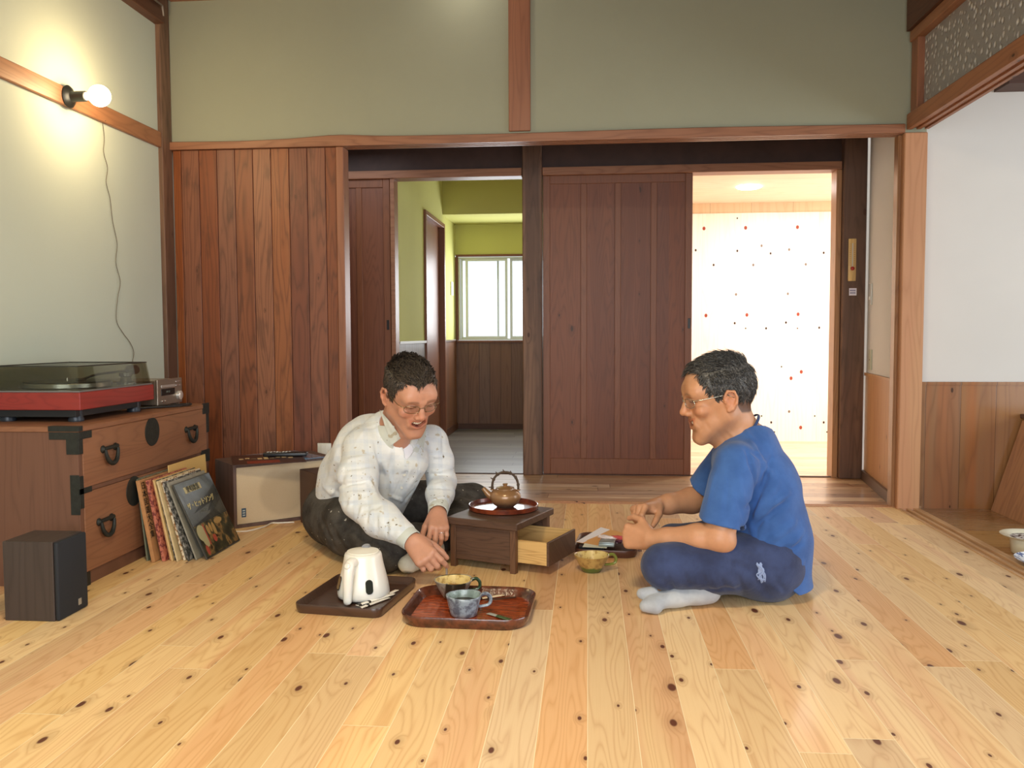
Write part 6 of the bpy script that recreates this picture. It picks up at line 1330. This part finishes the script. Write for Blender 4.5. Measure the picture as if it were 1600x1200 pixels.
# buttons, collar laid on the shirt, white undershirt in the opening
for (u, v) in ((637, 722), (632, 742), (628, 762)):
    h_ = sA.hit(u, v, lift=.002)
    if h_ is not None: bm = bmesh.new(); lathe(bm, [(0, 0), (.0052, 0), (.0056, .0012), (.005, .002), (0, .0016)], 16, Matrix.Translation(h_) @ Matrix.Rotation(PI/2, 4, 'X')); obj('button', bm, plain('button_shell', srgb(206, 204, 190), .3) if 'button_shell' not in bpy.data.materials else bpy.data.materials['button_shell'], A, 40, world=True)
def laid(name, poly, th, mat, base, lift=.006, n=7):
    """a cloth flap: a quad of photo directions dropped onto the shirt surface, given thickness"""
    bm = bmesh.new(); g = []; last = None
    for i in range(n+1):
        row = []
        for j in range(n+1):
            s_, t_ = i/n, j/n; a, b, c, d = poly; u = (a[0]*(1-s_)+b[0]*s_)*(1-t_)+(d[0]*(1-s_)+c[0]*s_)*t_; v = (a[1]*(1-s_)+b[1]*s_)*(1-t_)+(d[1]*(1-s_)+c[1]*s_)*t_
            h_ = base.hit(u, v, lift=lift); y_ = base_y(u, v) if h_ is None else h_[1]; row.append((u, v, y_))
        g.append(row)
    Y_ = np.array([[c[2] for c in r] for r in g]); 
    for _ in range(6): Z_ = np.pad(Y_, 1, mode='edge'); Y_ = np.minimum(Y_, (Z_[1:-1, 1:-1]*2+Z_[:-2, 1:-1]+Z_[2:, 1:-1]+Z_[1:-1, :-2]+Z_[1:-1, 2:])/6)
    P_ = [[Q(g[i][j][0], g[i][j][1], Y_[i][j]) for j in range(n+1)] for i in range(n+1)]
    G0 = [[bm.verts.new(p) for p in r] for r in P_]; G1 = [[bm.verts.new(p+np.array([0, th, -th*.3])) for p in r] for r in P_]
    for i in range(n):
        for j in range(n): bm.faces.new((G0[i][j], G0[i+1][j], G0[i+1][j+1], G0[i][j+1])); bm.faces.new((G1[i][j+1], G1[i+1][j+1], G1[i+1][j], G1[i][j]))
    for i in range(n):
        for A_1, B_1 in ((G0[i+1][0], G0[i][0]), (G0[i][n], G0[i+1][n]), (G0[0][i], G0[0][i+1]), (G0[n][i+1], G0[n][i])): pass
        bm.faces.new((G0[i+1][0], G0[i][0], G1[i][0], G1[i+1][0])); bm.faces.new((G0[i][n], G0[i+1][n], G1[i+1][n], G1[i][n])); bm.faces.new((G0[0][i], G0[0][i+1], G1[0][i+1], G1[0][i])); bm.faces.new((G0[n][i+1], G0[n][i], G1[n][i], G1[n][i+1]))
    return obj(name, bm, mat, A, 60, world=True)
base_y = lambda u, v: 3.12
N0 = Q(612, 694, 3.215); N1 = np.array(frA[0])+frA[1]@(np.array([0, -.028, -.035])*frA[2]); nx = (N1-N0)/np.linalg.norm(N1-N0)
def band(s, ro, ri, top=.092):
    s.cap(N0-nx*.02, N0+nx*.11, ro, ro-.002, .0)
    if ri: s.cap(N0-nx*.05, N0+nx*.14, ri, ri-.002, .0, '-')
    s.cut(N0+nx*top, nx-fd*.55)
nb = Sculpt((-1.05, 2.86, .30), (-.45, 3.55, .70), .003); band(nb, .0755, 0, .16); t2 = Sculpt((-1.05, 2.86, .30), (-.45, 3.55, .70), .003); torso(t2, 0); merge(nb, t2, .012)
cb = Sculpt((-1.0, 2.95, .34), (-.50, 3.45, .68), .0024); band(cb, .0745, .0690); fr_c = N0+fd*.075; cb.cap(fr_c-nx*.04, fr_c+nx*.10, .026, .050, 0, '-')
np_obj('collar', [cb], 'cuff', A, None, 1)
us = Sculpt((-1.05, 2.86, .30), (-.45, 3.55, .66), .0030); torso(us, .0045); us.cap(N0-nx*.02, N0+nx*.12, .064, .064, .008, '-')
for p_, n_n in ((Q(634, 735, 3.1), (0, 0, -1)), (Q(606, 690, 3.1), (-1, 0, 0)), (Q(664, 690, 3.1), (1, 0, 0)), (N0-fd*.01, -fd)): us.cut(p_, n_n)
np_obj('undershirt', [us], plain('white_tee', srgb(236, 236, 240), .85, bump=.2, bscale=60), A, None, 1)
laid('collar', [(593, 640), (610, 660), (627, 684), (611, 696)], .003, 'cuff', nb, .003, 10)
laid('collar', [(666, 668), (655, 684), (645, 704), (660, 712)], .003, 'cuff', nb, .003, 10)
print('HITS', sA.hit(634, 700), sA.hit(634, 712), us.hit(634, 700), us.hit(634, 706), N0, N1)
# stirring stick held above the cup
p1 = Vector((-.452, 2.722, .034)); p0 = Vector(tips[0])+Vector((-.003, .006, -.004)); bm = bmesh.new(); tube(bm, [p0+(p0-p1).normalized()*.02, p0, p1], .0028, 8, flat=1.6)
tag(obj('stirring_stick', bm, plain('stick_grey', srgb(150, 140, 132), .3), None, 'all'), 'thin grey stirring stick held in the left man\'s fingers, dipping into the cup', 'stirrer')
print('TIPS', [tuple(np.round(t, 3)) for t in tips])
